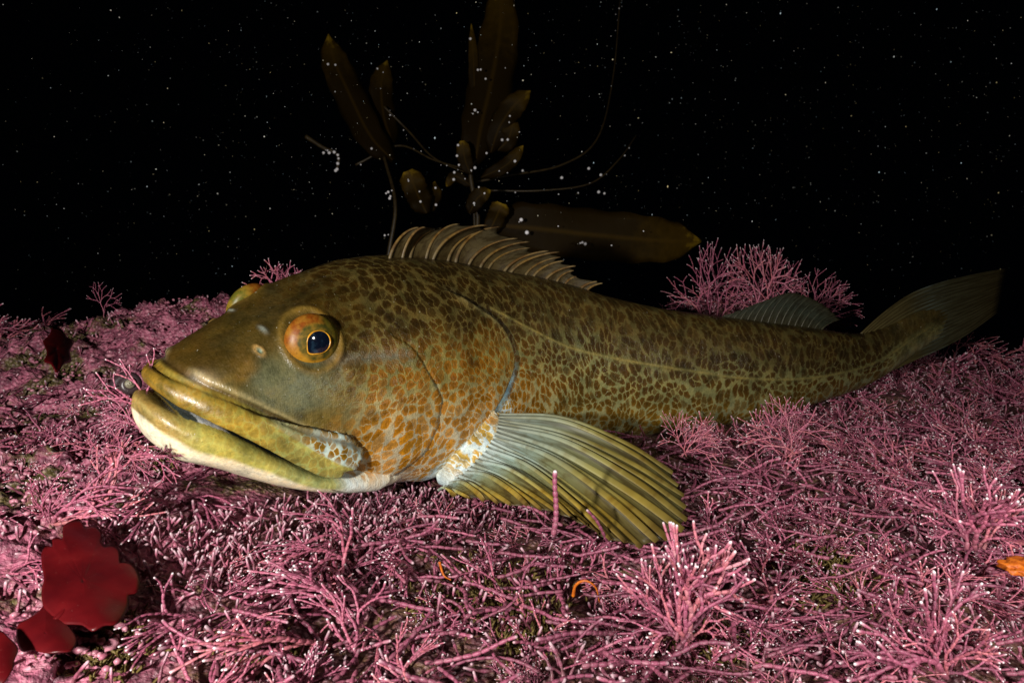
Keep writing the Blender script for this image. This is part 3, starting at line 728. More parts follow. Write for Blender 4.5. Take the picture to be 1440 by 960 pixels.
# ------------------------------------------------------------------ the reef top: one sheet that rises on the far left and drops away into the dark behind
def bump2(x, y, cx, cy, sx_, sy_, amp):
    return amp*np.exp(-(((x-cx)/sx_)**2 + ((y-cy)/sy_)**2))
def ground_base(x, y):
    h = -0.042 + 0.050*smooth(-x, 0.02, 0.40)*smooth(y, 0.15, 0.45)
    h = h + bump2(x, y, -0.46, 0.90, 0.20, 0.15, 0.066) + bump2(x, y, -0.95, 0.85, 0.30, 0.25, 0.020) + bump2(x, y, -0.30, 0.92, 0.14, 0.12, 0.040)
    h = h + bump2(x, y, 0.38, 1.08, 0.18, 0.11, 0.105) + bump2(x, y, 0.62, 0.55, 0.22, 0.18, 0.012) + bump2(x, y, -0.15, 0.49, 0.12, 0.07, 0.014) + bump2(x, y, 0.85, 1.05, 0.25, 0.12, 0.025)
    edge = 1.06 + 0.06*np.sin(x*5.1 + 0.6) - 0.04*np.sin(x*9.7) - 0.10*smooth(-x, 0.25, 0.7)
    h = h - 1.6*smooth(y - edge, 0.0, 0.9)**1.2 - 0.5*smooth(np.abs(x), 1.3, 3.0) - 0.3*smooth(y, 2.5, 8)
    return h
def ground_h(x, y):
    x = np.asarray(x, float); y = np.asarray(y, float)
    P = np.stack([x.ravel(), y.ravel(), 0*x.ravel() + 0.37], -1)
    n = 0.012*fbm(P, 9, 3, 1) + 0.0075*fbm(P, 30, 3, 4)
    return ground_base(x, y) + n.reshape(x.shape)
def axis(lo, hi, step, far, grow=1.16):
    c = list(np.arange(lo, hi, step)); s = step; v = hi
    while v < far: c.append(v); s *= grow; v += s
    s = step; v = lo - step
    while v > -far: c.insert(0, v); s *= grow; v -= s
    return np.array(c)
gx, gy = axis(-1.05, 1.15, 0.0042, 12.0), axis(0.16, 1.35, 0.0042, 12.0)
GX, GY = np.meshgrid(gx, gy, indexing='ij')
GZ = ground_h(GX, GY)
P = np.stack([GX.ravel(), GY.ravel(), GZ.ravel()], -1)
crustm = np.clip(smooth(-GX, 0.18, 0.34) + 0.6*smooth(fbm(P*[1, 1, 0], 7, 3, 11).reshape(GX.shape), 0.05, 0.5), 0, 1)
# knobbly crust
kn = np.abs(fnoise(P, 95, 3)).reshape(GX.shape)*0.004 + np.maximum(fnoise(P, 210, 8), 0).reshape(GX.shape)*0.0022 + np.abs(fnoise(P, 45, 5)).reshape(GX.shape)*0.007
pl = np.clip(1 - np.abs(fnoise(P, 26, 6))*2.2, 0, 1).reshape(GX.shape)**2*0.010 + np.clip(1 - np.abs(fnoise(P, 60, 9))*2.5, 0, 1).reshape(GX.shape)**2*0.006
kn = kn*1.5 + pl*smooth(-GX, 0.15, 0.30) - 0.004*smooth(-GX, 0.15, 0.30)
GZ = GZ + kn*crustm*smooth(-np.hypot(GX, GY-0.7), -1.3, -1.0)
gme = mesh_from('reef', np.stack([GX.ravel(), GY.ravel(), GZ.ravel()], -1), grid_faces(len(gx), len(gy)))
fattr(gme, 'crust', np.clip(smooth(-GX, 0.14, 0.26) + 0.7*smooth(fbm(np.stack([GX.ravel(), GY.ravel(), 0*GX.ravel()], -1), 9, 2, 31), 0.25, 0.6).reshape(GX.shape), 0, 1))
gm = NT('reef_crust')
gp = gm.n('ShaderNodeNewGeometry').outputs['Position']
n1 = gm.noise(gp, 14.0, 5.0, 0.6); n2 = gm.noise(gp, 55.0, 4.0, 0.6); n3 = gm.noise(gp, 260.0, 3.0, 0.6)
pink = gm.ramp(n2, [(0.30, (0.055, 0.014, 0.020)), (0.43, (0.20, 0.050, 0.085)), (0.52, (0.38, 0.100, 0.160)), (0.62, (0.50, 0.160, 0.230)), (0.75, (0.62, 0.34, 0.38))])
oliv = gm.ramp(n3, [(0.3, (0.035, 0.024, 0.007)), (0.6, (0.105, 0.080, 0.022)), (0.8, (0.19, 0.15, 0.05))])
gcol = gm.mix(gm.ss(gm.math('ADD', n1, gm.math('MULTIPLY_ADD', n2, 0.35, -0.17)), 0.50, 0.60), pink, oliv)
dk = gm.ramp(n2, [(0.3, (0.036, 0.012, 0.014)), (0.48, (0.11, 0.034, 0.038)), (0.60, (0.12, 0.070, 0.030)), (0.72, (0.30, 0.090, 0.13))])
gcol = gm.mix(gm.ss(gm.math('ADD', gm.attr('crust'), gm.math('MULTIPLY_ADD', n2, 0.6, -0.3)), 0.25, 0.60), dk, gcol)
vr = gm.n('ShaderNodeTexVoronoi', {'Vector': gp, 'Scale': 240.0}, feature='F1').outputs['Distance']
gcol = gm.mix(gm.ss(vr, 0.0, 0.6, 0.55, 0.0), gcol, gm.mix(0.5, gcol, (0.70, 0.42, 0.46)))
gcol = gm.mix(1.0, gcol, gm.ramp(n3, [(0.25, (0.55, 0.5, 0.5)), (0.6, (1, 1, 1)), (0.8, (1.2, 1.15, 1.15))]), 'MULTIPLY')
gh = gm.math('ADD', gm.math('MULTIPLY', vr, -0.8), gm.math('MULTIPLY', n3, 1.0))
REEF_MAT = gm.done(gm.bsdf(base=gcol, rough=gm.ss(n3, 0.3, 0.7, 0.35, 0.7), spec=0.45, normal=gm.bump(gh, 0.003, 0.9)))
reef = link('reef_ground', gme, REEF_MAT)
reef['kind'] = 'structure'; reef['label'] = 'rocky reef top under pink crust and olive turf'

# ------------------------------------------------------------------ branching coralline algae: a library of jointed fronds
class Frond:
    def __init__(self): self.parts = []; self.tip = []; self.age = []; self.rnd = []; self.jn = []
    def branch(self, pts, r0, r1, terminal, sides, rings, a0, a1):
        """A chain of hard joints: swollen pieces with a notch between them."""
        pts = np.asarray(pts); n = len(pts) - 1
        path, rad, tp, ag, jn = [], [], [], [], []
        prof = [(0.0, 0.62), (0.13, 0.96), (0.60, 1.08), (0.90, 0.98)] if rings == 4 else [(0.0, 0.72), (0.35, 1.04)]
        for k in range(n):
            r = r0 + (r1-r0)*k/max(n, 1)
            for t, m in prof:
                path.append(pts[k]*(1-t) + pts[k+1]*t); rad.append(r*m); f = (k+t)/n; ag.append(a0+(a1-a0)*f)
                tp.append(0.0); jn.append(1.0 if t == 0.0 else 0.0)
        path.append(pts[-1]); rad.append(r1*(0.92 if terminal else 0.8)); tp.append(1.0 if terminal else 0.0); ag.append(a1); jn.append(0.0)
        if terminal:
            d = pts[-1]-pts[-2]; d = d/np.linalg.norm(d)
            path.append(pts[-1] + d*r1*0.55); rad.append(r1*0.62); tp.append(1.0); ag.append(a1); jn.append(0.0)
            tp[-3] = 0.35 if rings == 4 else 0.0
        V, Fs = tube(np.array(path), np.array(rad), sides, cap=terminal)
        if terminal:
            V[-1] += (path[-1]-path[-2])*0.5
        rv = random.random()
        self.jn += [np.concatenate([np.repeat(jn, sides), [0.0, 0.0] if terminal else []])]
        e = [tp[0], 1.0] if terminal else []
        self.tip += [np.concatenate([np.repeat(tp, sides), e])]; self.age += [np.concatenate([np.repeat(ag, sides), [ag[0], ag[-1]] if terminal else []])]
        self.rnd += [np.full(len(V), rv)]
        self.parts.append((V, Fs))
    def arrays(self):
        V, Fs = joinm(self.parts)
        return V, Fs, np.concatenate(self.tip), np.concatenate(self.age), np.concatenate(self.rnd), np.concatenate(self.jn)
    def mesh(self, name):
        V, Fs, t, a, r, j = self.arrays()
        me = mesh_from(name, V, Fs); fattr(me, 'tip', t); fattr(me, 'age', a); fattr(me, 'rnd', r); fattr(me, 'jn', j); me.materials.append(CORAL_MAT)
        return me
def grow_frond(length, seg, r0, levels, spread, droop, side_p, sides=6, rings=4, wob=0.18, planar=0.35, bare=0.0):
    """Dichotomous frond growing up z, fanned in the xz plane, arching over +x by `droop`."""
    f = Frond()
    nlev = levels + 1
    per = max(2, int(round(length/seg/nlev)))
    def go(p, d, r, lev, a0):
        pts = [p]; n = max(2, per + random.randint(-1, 1))
        if lev == 0 and bare: n = int(n*(1+bare))
        kids = []
        for k in range(n):
            d = d + np.array([random.gauss(0, wob), random.gauss(0, wob*planar), random.gauss(0, wob*0.6)]) + np.array([droop*0.16, 0, -droop*0.10])
            d = d/np.linalg.norm(d)
            pts.append(pts[-1] + d*seg*random.uniform(0.8, 1.2))
            if 0 < k < n-1 and random.random() < side_p and lev < levels:
                kids.append((pts[-1], d, k))
        r1 = r*0.90; a1 = a0 + (1-a0)*0.5 if lev < levels else 1.0
        f.branch(pts, r, r1, lev >= levels, sides, rings, a0, a1)
        if lev < levels:
            ks = [-1, 1] if random.random() < 0.9 else [-1, 0.1, 1.1]
            for s in ks:
                ang = s*spread*random.uniform(0.6, 1.25)
                go(pts[-1] - d*r*0.3, rot_y(d, ang, planar), r1*random.uniform(0.88, 1.0), lev+1, a1)
        for q, dd, k in kids:
            go(q, rot_y(dd, random.choice([-1, 1])*spread*random.uniform(1.0, 1.6), planar), r1*0.85, max(lev+1, levels - (1 if random.random() < 0.4 else 0)), a1)
    def rot_y(d, ang, pl):
        c, s = math.cos(ang), math.sin(ang)
        v = np.array([d[0]*c + d[2]*s, d[1] + random.gauss(0, pl*0.6), -d[0]*s + d[2]*c])
        return v/np.linalg.norm(v)
    go(np.zeros(3), np.array([0, 0, 1.0]), r0, 0, 0.0)
    return f
cm = NT('coralline')
tipa, agea, rnda = cm.attr('tip'), cm.attr('age'), cm.attr('rnd')
oi = cm.n('ShaderNodeObjectInfo').outputs['Random']
cp = cm.obj()
cn1 = cm.noise(cp, 900.0, 3.0, 0.6); cn2 = cm.noise(cp, 130.0, 3.0)
hue = cm.math('ADD', cm.math('MULTIPLY', rnda, 0.40), cm.math('MULTIPLY', oi, 0.60))
cc = cm.ramp(hue, [(0.0, (0.17, 0.042, 0.075)), (0.30, (0.31, 0.075, 0.132)), (0.60, (0.43, 0.112, 0.178)), (0.85, (0.47, 0.130, 0.150)), (1.0, (0.54, 0.24, 0.29))])
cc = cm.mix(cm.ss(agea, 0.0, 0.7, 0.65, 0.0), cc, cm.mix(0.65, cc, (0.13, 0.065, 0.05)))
cc = cm.mix(cm.ss(cn2, 0.55, 0.75, 0.0, 0.5), cc, (0.50, 0.27, 0.30))
cc = cm.mix(1.0, cc, cm.ramp(cn1, [(0.3, (0.70, 0.66, 0.66)), (0.55, (1, 1, 1)), (0.75, (1.18, 1.15, 1.15))]), 'MULTIPLY')
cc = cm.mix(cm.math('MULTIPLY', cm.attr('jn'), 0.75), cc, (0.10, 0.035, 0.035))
cc = cm.mix(cm.math('MULTIPLY', tipa, 0.9), cc, (0.86, 0.74, 0.76))
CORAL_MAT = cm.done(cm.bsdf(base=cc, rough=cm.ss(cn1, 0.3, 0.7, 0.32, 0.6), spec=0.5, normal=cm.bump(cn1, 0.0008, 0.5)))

UPRIGHT = [grow_frond(random.uniform(.042, .060), .0045, .00135, 4, math.radians(24), random.uniform(0, .4), 0.16).mesh('frond') for _ in range(9)]
ARCHED = [grow_frond(random.uniform(.075, .105), .0062, .00190, 4, math.radians(16), random.uniform(.2, .8), 0.16).mesh('frond') for _ in range(9)]
BUSHY = [grow_frond(random.uniform(.028, .038), .0034, .00098, 4, math.radians(30), random.uniform(0, .6), 0.25).mesh('frond') for _ in range(8)]
STOUT = [grow_frond(random.uniform(.050, .066), .0062, .0020, 4, math.radians(27), random.uniform(0, .5), 0.15, sides=8).mesh('frond') for _ in range(6)]
WIRY = [grow_frond(random.uniform(.060, .085), .0055, .00092, 4, math.radians(26), random.uniform(0, .5), 0.20, wob=.14).mesh('frond') for _ in range(6)]
LIB = {'upright': UPRIGHT, 'arched': ARCHED, 'bushy': BUSHY, 'stout': STOUT, 'wiry': WIRY}
LBL = {'upright': 'pink forking coralline tuft with white tips', 'arched': 'sprawling tuft of long coralline fronds', 'bushy': 'dense coralline tuft of fine twigs',
       'stout': 'pale tuft of thick coralline branches', 'wiry': 'wiry mauve tuft of slender coralline twigs'}
PLACES = [('below the chin', at(400, 740, .46)), ('under the tip of the lower jaw', at(210, 690, .45)), ('below the gill cover', at(560, 740, .47)), ('under the edge of the pectoral fin', at(760, 770, .45)),
          ('beside the pectoral fin tip', at(1010, 720, .50)), ('along the belly behind the pectoral fin', at(1080, 640, .62)), ('below the root of the tail', at(1230, 580, .75)), ('beyond the tail fin', at(1420, 500, .95)),
          ('beside the red leafy alga', at(150, 850, .40)), ('beside the small snail', at(140, 580, .58)), ('on the reef crest near the maroon blade', at(60, 500, .72)), ('beside the orange sponge', at(1400, 800, .43)),
          ('beside the pale pink fan of thick branches', at(930, 860, .41)), ('by the curled orange brittle star arm', at(815, 850, .44)), ('in the open bed in front of the belly', at(1180, 760, .48)), ('between the olive turf and the chin', at(380, 880, .39)),
          ('in the bed below the bare jointed stalk', at(640, 880, .39)), ('behind the soft dorsal fin', at(1090, 430, 1.0)), ('near the widely forked bright branches', at(1250, 900, .38))]
def whereabouts(x, y):
    k = min(PLACES, key=lambda p: (p[1][0]-x)**2 + (p[1][1]-y)**2)
    return k[0]
def tuft(style, loc, n, scale, tilt=(15, 70), flow=None, flow_w=0.0, label=None, group=None, spread=0.012):
    root_ = bpy.data.objects.new('coralline_alga', None); COL.objects.link(root_)
    root_.location = loc; root_.empty_display_size = 0.02; root_.scale = (1, 1, 0.70)
    tag(root_, label or LBL[style], 'alga', group)
    for k in range(n):
        me = random.choice(LIB[style])
        o = bpy.data.objects.new('frond', me); COL.objects.link(o); o.parent = root_
        az = random.uniform(0, 2*math.pi) if n > 1 else 0
        tl = math.radians(random.uniform(*tilt))
        d = Vector((math.sin(tl)*math.cos(az), math.sin(tl)*math.sin(az), math.cos(tl)))
        if flow is not None: d = (d*(1-flow_w) + Vector(flow)*flow_w).normalized()
        q = Vector((0, 0, 1)).rotation_difference(d)
        # roll so the arching side (+x) points the way the frond leans
        xw = q @ Vector((1, 0, 0)); want = Vector((d.x, d.y, 0)); want = want - d*want.dot(d)
        rollq = Matrix.Identity(3).to_quaternion()
        if want.length > 1e-4:
            ang = xw.angle(want); sgn = 1 if d.dot(xw.cross(want)) > 0 else -1
            from mathutils import Quaternion
            rollq = Quaternion(d, sgn*ang + random.gauss(0, 0.7))
        o.rotation_mode = 'QUATERNION'; o.rotation_quaternion = rollq @ q
        o.location = (random.uniform(-spread, spread), random.uniform(-spread, spread), random.uniform(-.004, .002))
        s = scale*random.uniform(0.8, 1.15); o.scale = (s, s, s)
    return root_
# where the fish stands in plan, so that nothing grows through it
def fish_al(x, y):
    dx = x - _sx; dy = y - _sv
    k = np.argmin(dx*dx + dy*dy); yw = _sy[k]
    return _sa[k], dx[k]*math.sin(yw) - dy[k]*math.cos(yw)
VL_U = [-200, 120, 188, 260, 330, 480, 610, 640, 700, 760, 830, 890, 945, 972, 985, 1010, 1080, 1180, 1260, 1340, 1405, 1700]
VL_V = [420, 560, 632, 668, 686, 699, 693, 706, 716, 726, 752, 775, 770, 735, 640, 600, 585, 552, 512, 478, 445, 455]
def gz(x, y): return float(ground_h(np.array([x]), np.array([y]))[0])
R2 = random.Random(21)
cand = np.column_stack([np.random.default_rng(21).uniform(-0.95, 1.15, 9000), np.random.default_rng(22).uniform(0.27, 1.16, 9000)])
cz = ground_h(cand[:, 0], cand[:, 1])
cu, cv, cd = proj(np.column_stack([cand, cz + 0.01]))
keep = (cu > -70) & (cu < 1510) & (cv < 1060) & (cd > 0.28)
pts = []
for (x, y), z, u, v, d in zip(cand[keep], cz[keep], cu[keep], cv[keep], cd[keep]):
    if len(pts) >= 345: break
    sp = 0.030 + 0.028*max(0, d-0.45)
    if any((q[0]-x)**2 + (q[1]-y)**2 < sp*sp for q in pts): continue
    a, l = fish_al(x, y)
    w = float(np.interp(a, BODY[:, 0], BODY[:, 3])) if 0 < a < 1.0 else 0.0
    infront = l > 0 or a < 0
    if 0.0 < a < 0.98 and abs(l) < w*0.92 + 0.012: continue
    if not infront and 330 < u < 900: continue                         # hidden behind the fish
    if 70 < u < 330 and v < 500 and x < -0.2: continue
    if u < 360 and v < 600 and x < -0.2 and R2.random() < 0.93: continue   # bare crust
    if 215 < u < 340 and 640 < v < 800 and R2.random() < 0.75: continue
    if -30 < u < 265 and 715 < v < 1000: continue   # the red blades' place
    pts.append((x, y, z, u, v, d, infront))
for (x, y, z, u, v, d, infront) in pts:
    r = R2.random()
    left, right = u < 420, u > 900
    if left: st = 'upright' if r < .30 else 'arched' if r < .66 else 'bushy' if r < .95 else 'stout'
    elif right: st = 'upright' if r < .30 else 'bushy' if r < .50 else 'wiry' if r < .76 else 'arched' if r < .93 else 'stout'
    else: st = 'arched' if r < .48 else 'bushy' if r < .72 else 'upright' if r < .96 else 'stout'
    h = {'upright': .030, 'arched': .026, 'bushy': .024, 'stout': .040, 'wiry': .036}[st]
    sc = R2.uniform(0.60, 1.0)*(0.85 if d < 0.42 else 1.0)
    if infront:                                                         # keep clear of the part of the fish that shows
        lim = np.interp(u, VL_U, VL_V) - 4 + (12 if 620 < u < 960 else 0)
        while sc > 0.35 and proj((x, y, z + h*sc))[1] < lim: sc -= 0.06
        if proj((x, y, z + h*sc))[1] < lim - 8: continue
    if u < 260 and v > 700 and d < 0.41: sc = min(sc, 0.55)
    n = {'upright': 8, 'arched': 6, 'bushy': 9, 'stout': 5, 'wiry': 8}[st]
    fa = 2.6*math.sin(2.3*x + 0.7) + 1.9*math.sin(3.7*y + 1.2*x)
    random.seed(int(1e5*(x+2)) + int(1e4*y))
    tl = {'upright': (40, 90), 'arched': (68, 96), 'bushy': (20, 88), 'stout': (35, 88), 'wiry': (45, 92)}[st]
    wh = whereabouts(x, y)
    tuft(st, (x, y, z - 0.003), n, sc, tl, (math.cos(fa), math.sin(fa)*0.6, 0.15), 0.5 if st in ('arched', 'bushy', 'wiry') else 0.35, LBL[st] + ' ' + wh, st + ' coralline tufts ' + wh, 0.016 if st == 'arched' else 0.010)

# low sprigs between the tufts: too many to count
mat_parts = Frond()
random.seed(5)
cnt = 0
while cnt < 6000:
    x = random.uniform(-0.95, 1.15); y = random.uniform(0.27, 1.15)
    u, v, d = proj((x, y, -0.02))
    if not (-40 < u < 1480 and v < 1020) or d < 0.3: continue
    if x < -0.22 and y > 0.5 and random.random() < 0.6: continue
    a, l = fish_al(x, y)
    if 0.0 < a < 0.98 and abs(l) < float(np.interp(a, BODY[:, 0], BODY[:, 3]))*0.9: continue
    cnt += 1
    az = random.uniform(0, 6.283); tl = random.uniform(0.2, 1.45); L = random.uniform(.006, .014); k = random.choice([2, 3, 3])
    p = np.array([x, y, 0.0]); p[2] = 0
    dd = np.array([math.sin(tl)*math.cos(az), math.sin(tl)*math.sin(az), math.cos(tl)])
    P_ = [p]
    for j in range(k):
        dd = dd + np.random.default_rng(cnt*7+j).normal(0, .2, 3); dd /= np.linalg.norm(dd); P_.append(P_[-1] + dd*L*0.55)
    mat_parts.branch(P_, random.uniform(.0008, .0015), random.uniform(.0007, .0012), True, 5, 2, 0.2, 0.9)
for k_ in range(1500):                                                   # a fringe of sprigs along the underside of the fish
    aa = random.uniform(-0.03, 0.36); ll = float(np.interp(aa, BODY[:, 0], BODY[:, 3]))*0.25 + random.uniform(0.0, 0.115)
    if aa < 0.02: ll = random.uniform(-0.05, 0.08)
    q_ = bend([[aa, ll, 0]])[0]; az = random.uniform(0, 6.283); tl = random.uniform(0.3, 1.4); L = random.uniform(.006, .013)
    dd = np.array([math.sin(tl)*math.cos(az), math.sin(tl)*math.sin(az), math.cos(tl)]); P_ = [np.array([q_[0], q_[1], 0.0])]
    for j in range(3):
        dd = dd + np.array([random.gauss(0, .2), random.gauss(0, .2), random.gauss(0, .15)]); dd /= np.linalg.norm(dd); P_.append(P_[-1] + dd*L*0.55)
    mat_parts.branch(P_, random.uniform(.0008, .0015), random.uniform(.0007, .0012), True, 5, 2, 0.2, 0.9)
for k_ in range(750):                                                    # loose strands lying across the bed
    while True:
        x = random.uniform(-0.7, 1.0); y = random.uniform(0.28, 0.95); u, v, d = proj((x, y, -0.02))
        a, l = fish_al(x, y)
        if -40 < u < 1480 and v < 1010 and not (-0.03 < a < 1.0 and -0.12 < l < 0.09) and not (u < 270 and v > 700) and (l > 0 or a < 0): break
    az = random.gauss(0.0, 0.8) + (math.pi if random.random() < .4 else 0); L = random.uniform(.0045, .0062); n_ = random.randint(5, 11); el = random.uniform(0.0, 0.25)
    dd = np.array([math.cos(az), math.sin(az), el]); P_ = [np.array([x, y, random.uniform(0.006, 0.020)])]
    for j in range(n_):
        dd = dd + np.array([random.gauss(0, .16), random.gauss(0, .16), random.gauss(-0.02, .10)]); dd /= np.linalg.norm(dd); P_.append(P_[-1] + dd*L)
    rr0 = random.uniform(.0009, .0016)
    mat_parts.branch(P_, rr0, rr0*.8, True, 6, 4, 0.3, 1.0)
V, Fs, t_, a_, r__, j__ = mat_parts.arrays()
# set every sprig on the ground
lens = [len(p[0]) for p in mat_parts.parts]; roots = np.array([p[0][0] for p in mat_parts.parts])
rz = ground_h(roots[:, 0], roots[:, 1])
V[:, 2] += np.repeat(rz - 0.002, lens)
mm = mesh_from('coralline_mat', V, Fs); fattr(mm, 'tip', t_*0.40); fattr(mm, 'age', a_); fattr(mm, 'rnd', r__); fattr(mm, 'jn', j__)
mo = link('coralline_ground_cover', mm, CORAL_MAT); tag(mo, 'short pink coralline sprigs carpeting the reef between the tufts', 'ground cover', kind='stuff')
# ------------------------------------------------------------------ tufts that can be told apart
def aimed(root_, me, base, tip, extra_roll=0.0):
    b, t = Vector(base), Vector(tip)
    zv = (t-b); L = zv.length; zv.normalize()
    view = (b - Vector(_CC)).normalized()
    xv = view.cross(zv)
    xv = Vector((1, 0, 0)) if xv.length < 1e-3 else xv.normalized()
    if random.random() < 0.5: xv = -xv
    yv = zv.cross(xv)
    M3 = Matrix((xv, yv, zv)).transposed()
    from mathutils import Quaternion
    M3 = Quaternion(zv, extra_roll).to_matrix() @ M3
    co = np.empty(len(me.vertices)*3, np.float32); me.vertices.foreach_get('co', co); hgt = co.reshape(-1, 3)[:, 2].max()
    o = bpy.data.objects.new('frond', me); COL.objects.link(o); o.parent = root_
    k_ = L/hgt; kx = min(k_*0.85, 1.15)
    M = M3.to_4x4() @ Matrix.Diagonal((kx, kx, k_, 1.0)); M.translation = b - root_.location
    o.matrix_basis = M
    return o
def hand_tuft(style, label, base_px, tips_px, d, dj=0.02, jb=6):
    b0 = at(*base_px, d)
    r = bpy.data.objects.new('coralline_alga', None); COL.objects.link(r); r.location = b0; r.empty_display_size = 0.02
    tag(r, label, 'alga')
    for (u, v) in tips_px:
        bb = at(base_px[0] + random.uniform(-jb, jb), base_px[1] + random.uniform(-2, 4), d)
        aimed(r, random.choice(LIB[style]), bb, at(u, v, d + random.uniform(-dj, dj)), random.gauss(0, 0.35))
    return r
random.seed(77)
hand_tuft('stout', 'pale pink fan of thick coralline branches in front of the pectoral fin tip', (960, 900), [(895, 800), (925, 762), (948, 750), (975, 770), (1000, 800), (880, 840), (1020, 840), (905, 860)], .405, .03, 14)
hand_tuft('stout', 'bright pink coralline tuft with stubby forked tips beside the orange sponge', (1372, 770), [(1322, 692), (1345, 676), (1378, 668), (1408, 684), (1440, 715), (1310, 740)], .47, .03, 14)
hand_tuft('stout', 'widely forked bright pink coralline branches on the reef below the stubby tuft', (1322, 950), [(1250, 862), (1296, 846), (1345, 858), (1385, 900), (1268, 905)], .365, .02, 14)
hand_tuft('upright', 'pink coralline frond standing against the tip of the snout', (200, 610), [(212, 490), (186, 550)], .47, .004, 3)
hand_tuft('upright', 'small pink coralline sprays drooping in front of the chin', (175, 640), [(214, 660), (228, 668), (250, 672), (150, 600)], .448, .006, 4)
hand_tuft('wiry', 'lone Y-shaped coralline sprig standing on the reef crest beside the snail', (147, 446), [(146, 396)], .86, 0, 1)
hand_tuft('bushy', 'small mauve coralline bush showing over the top of the head', (385, 415), [(362, 380), (385, 373), (405, 370), (425, 378)], .83, .02, 8)
for k, (bx, tp) in enumerate([((1000, 448), [(938, 392), (965, 362), (985, 348), (1010, 345), (1025, 365)]), ((1075, 446), [(1035, 350), (1055, 340), (1075, 348), (1100, 352), (1120, 365), (1050, 375), (1090, 380)]),
                              ((1150, 452), [(1130, 390), (1150, 372), (1172, 392), (1190, 398), (1204, 408), (1120, 405)])]):
    hand_tuft('wiry', ['thin spray of coralline twigs behind the fish where the two dorsal fins part', 'tall mauve bush of wiry coralline twigs rising behind the soft dorsal fin', 'mauve coralline bush between the soft dorsal fin and the tail'][k], bx, tp, 1.0, .05, 16)
hand_tuft('wiry', 'slender coralline twigs standing upright against the belly', (1100, 640), [(1062, 552), (1078, 556), (1112, 555), (1040, 590), (1130, 590)], .64, .02, 26)
hand_tuft('wiry', 'curved coralline twigs rising just behind the pectoral fin', (965, 640), [(926, 582), (942, 596), (985, 580), (1000, 585), (1010, 600)], .63, .02, 10)
hand_tuft('arched', 'long pink coralline branches sprawling over the crust above the red blade', (70, 735), [(20, 675), (60, 655), (115, 655), (160, 690), (195, 705)], .44, .02, 14)
# one bare jointed stalk in front of the pectoral fin
fr = Frond(); p0, p1 = at(778, 752, .462), at(783, 663, .462)
fr.branch([p0 + (p1-p0)*t + np.array([0.0012*math.sin(5*t), 0, 0]) for t in np.linspace(0, 1, 11)], .0019, .0016, True, 8, 4, 0.3, 1.0)
r = bpy.data.objects.new('coralline_alga', None); COL.objects.link(r); r.location = p0
tag(r, 'single bare pink stalk standing straight up in front of the pectoral fin', 'alga')
link('stalk', fr.mesh('stalk'), None, r)

# ------------------------------------------------------------------ crust nodules and olive turf
def ico():
    bm = bmesh.new(); bmesh.ops.create_icosphere(bm, subdivisions=1, radius=1.0)
    V = np.array([v.co[:] for v in bm.verts]); F_ = np.array([[v.index for v in f.verts] for f in bm.faces]); bm.free(); return V, F_
IV, IF = ico()
g3 = np.random.default_rng(3)
def scatter_px(n, regions, gen):
    out = []
    w = np.array([r[4] for r in regions], float); w /= w.sum()
    for k in gen.choice(len(regions), n, p=w):
        u0, v0, u1, v1, _ = regions[k]
        out.append((gen.normal((u0+u1)/2, (u1-u0)/4), gen.normal((v0+v1)/2, (v1-v0)/4)))
    return np.array(out)
def onto_ground(uv):
    """Where the line of sight through each pixel meets the reef."""
    ds = np.linspace(0.30, 1.25, 140)
    res = []
    P = np.array([[at(u, v, d) for d in ds] for u, v in uv])
    H = ground_h(P[..., 0], P[..., 1])
    below = P[..., 2] < H
    for k in range(len(uv)):
        if below[k].any():
            i = np.argmax(below[k]); res.append((P[k, i, 0], P[k, i, 1], H[k, i]))
        else: res.append((np.nan,)*3)
    return np.array(res)
spots_ = onto_ground(scatter_px(3000, [(280, 690, 640, 770, 2.5), (0, 860, 200, 960, 1.0), (40, 480, 330, 620, 3), (90, 410, 320, 470, 1.2), (230, 650, 420, 790, 3), (330, 690, 480, 740, 1), (0, 560, 150, 760, 1.5), (1180, 570, 1440, 680, .6)], g3))
spots_ = spots_[~np.isnan(spots_[:, 0])]
Vs, Fs_, rn = [], [], []
for k, (x, y, z) in enumerate(spots_):
    a, l = fish_al(x, y)
    if 0 < a < 0.98 and abs(l) < 0.07: continue
    r = g3.uniform(.0009, .0026)*(1 if g3.random() < .93 else 1.8)
    sc_v = np.array([1, 1, 0.75])*r*(1 + 0.25*g3.normal(size=(len(IV), 1)))
    Vs.append(IV*sc_v + [x, y, z + (0.007 if x < -0.2 else 0.002) + r*0.2]); Fs_.append(IF + 12*len(Fs_)*0 + sum(0 for _ in ()) + (len(Vs)-1)*len(IV)); rn.append(np.full(len(IV), g3.random()))
nm_ = mesh_from('crust_nodules', np.vstack(Vs), np.concatenate(Fs_)); fattr(nm_, 'rnd', np.concatenate(rn))
m = NT('crust_nodule'); nn = m.noise(m.obj(), 300.0, 3.0)
NOD = m.done(m.bsdf(base=m.mix(m.ss(nn, .4, .7, 0, .5), m.ramp(m.attr('rnd'), [(0, (0.16, 0.040, 0.062)), (0.5, (0.33, 0.095, 0.140)), (1.0, (0.48, 0.19, 0.24))]), (0.52, 0.27, 0.31)), rough=0.4, spec=0.5, normal=m.bump(nn, 0.001, 0.6)))
tag(link('crust_nodules', nm_, NOD), 'knobbly pink crust of coralline nodules covering bare rock', 'crust', kind='stuff')

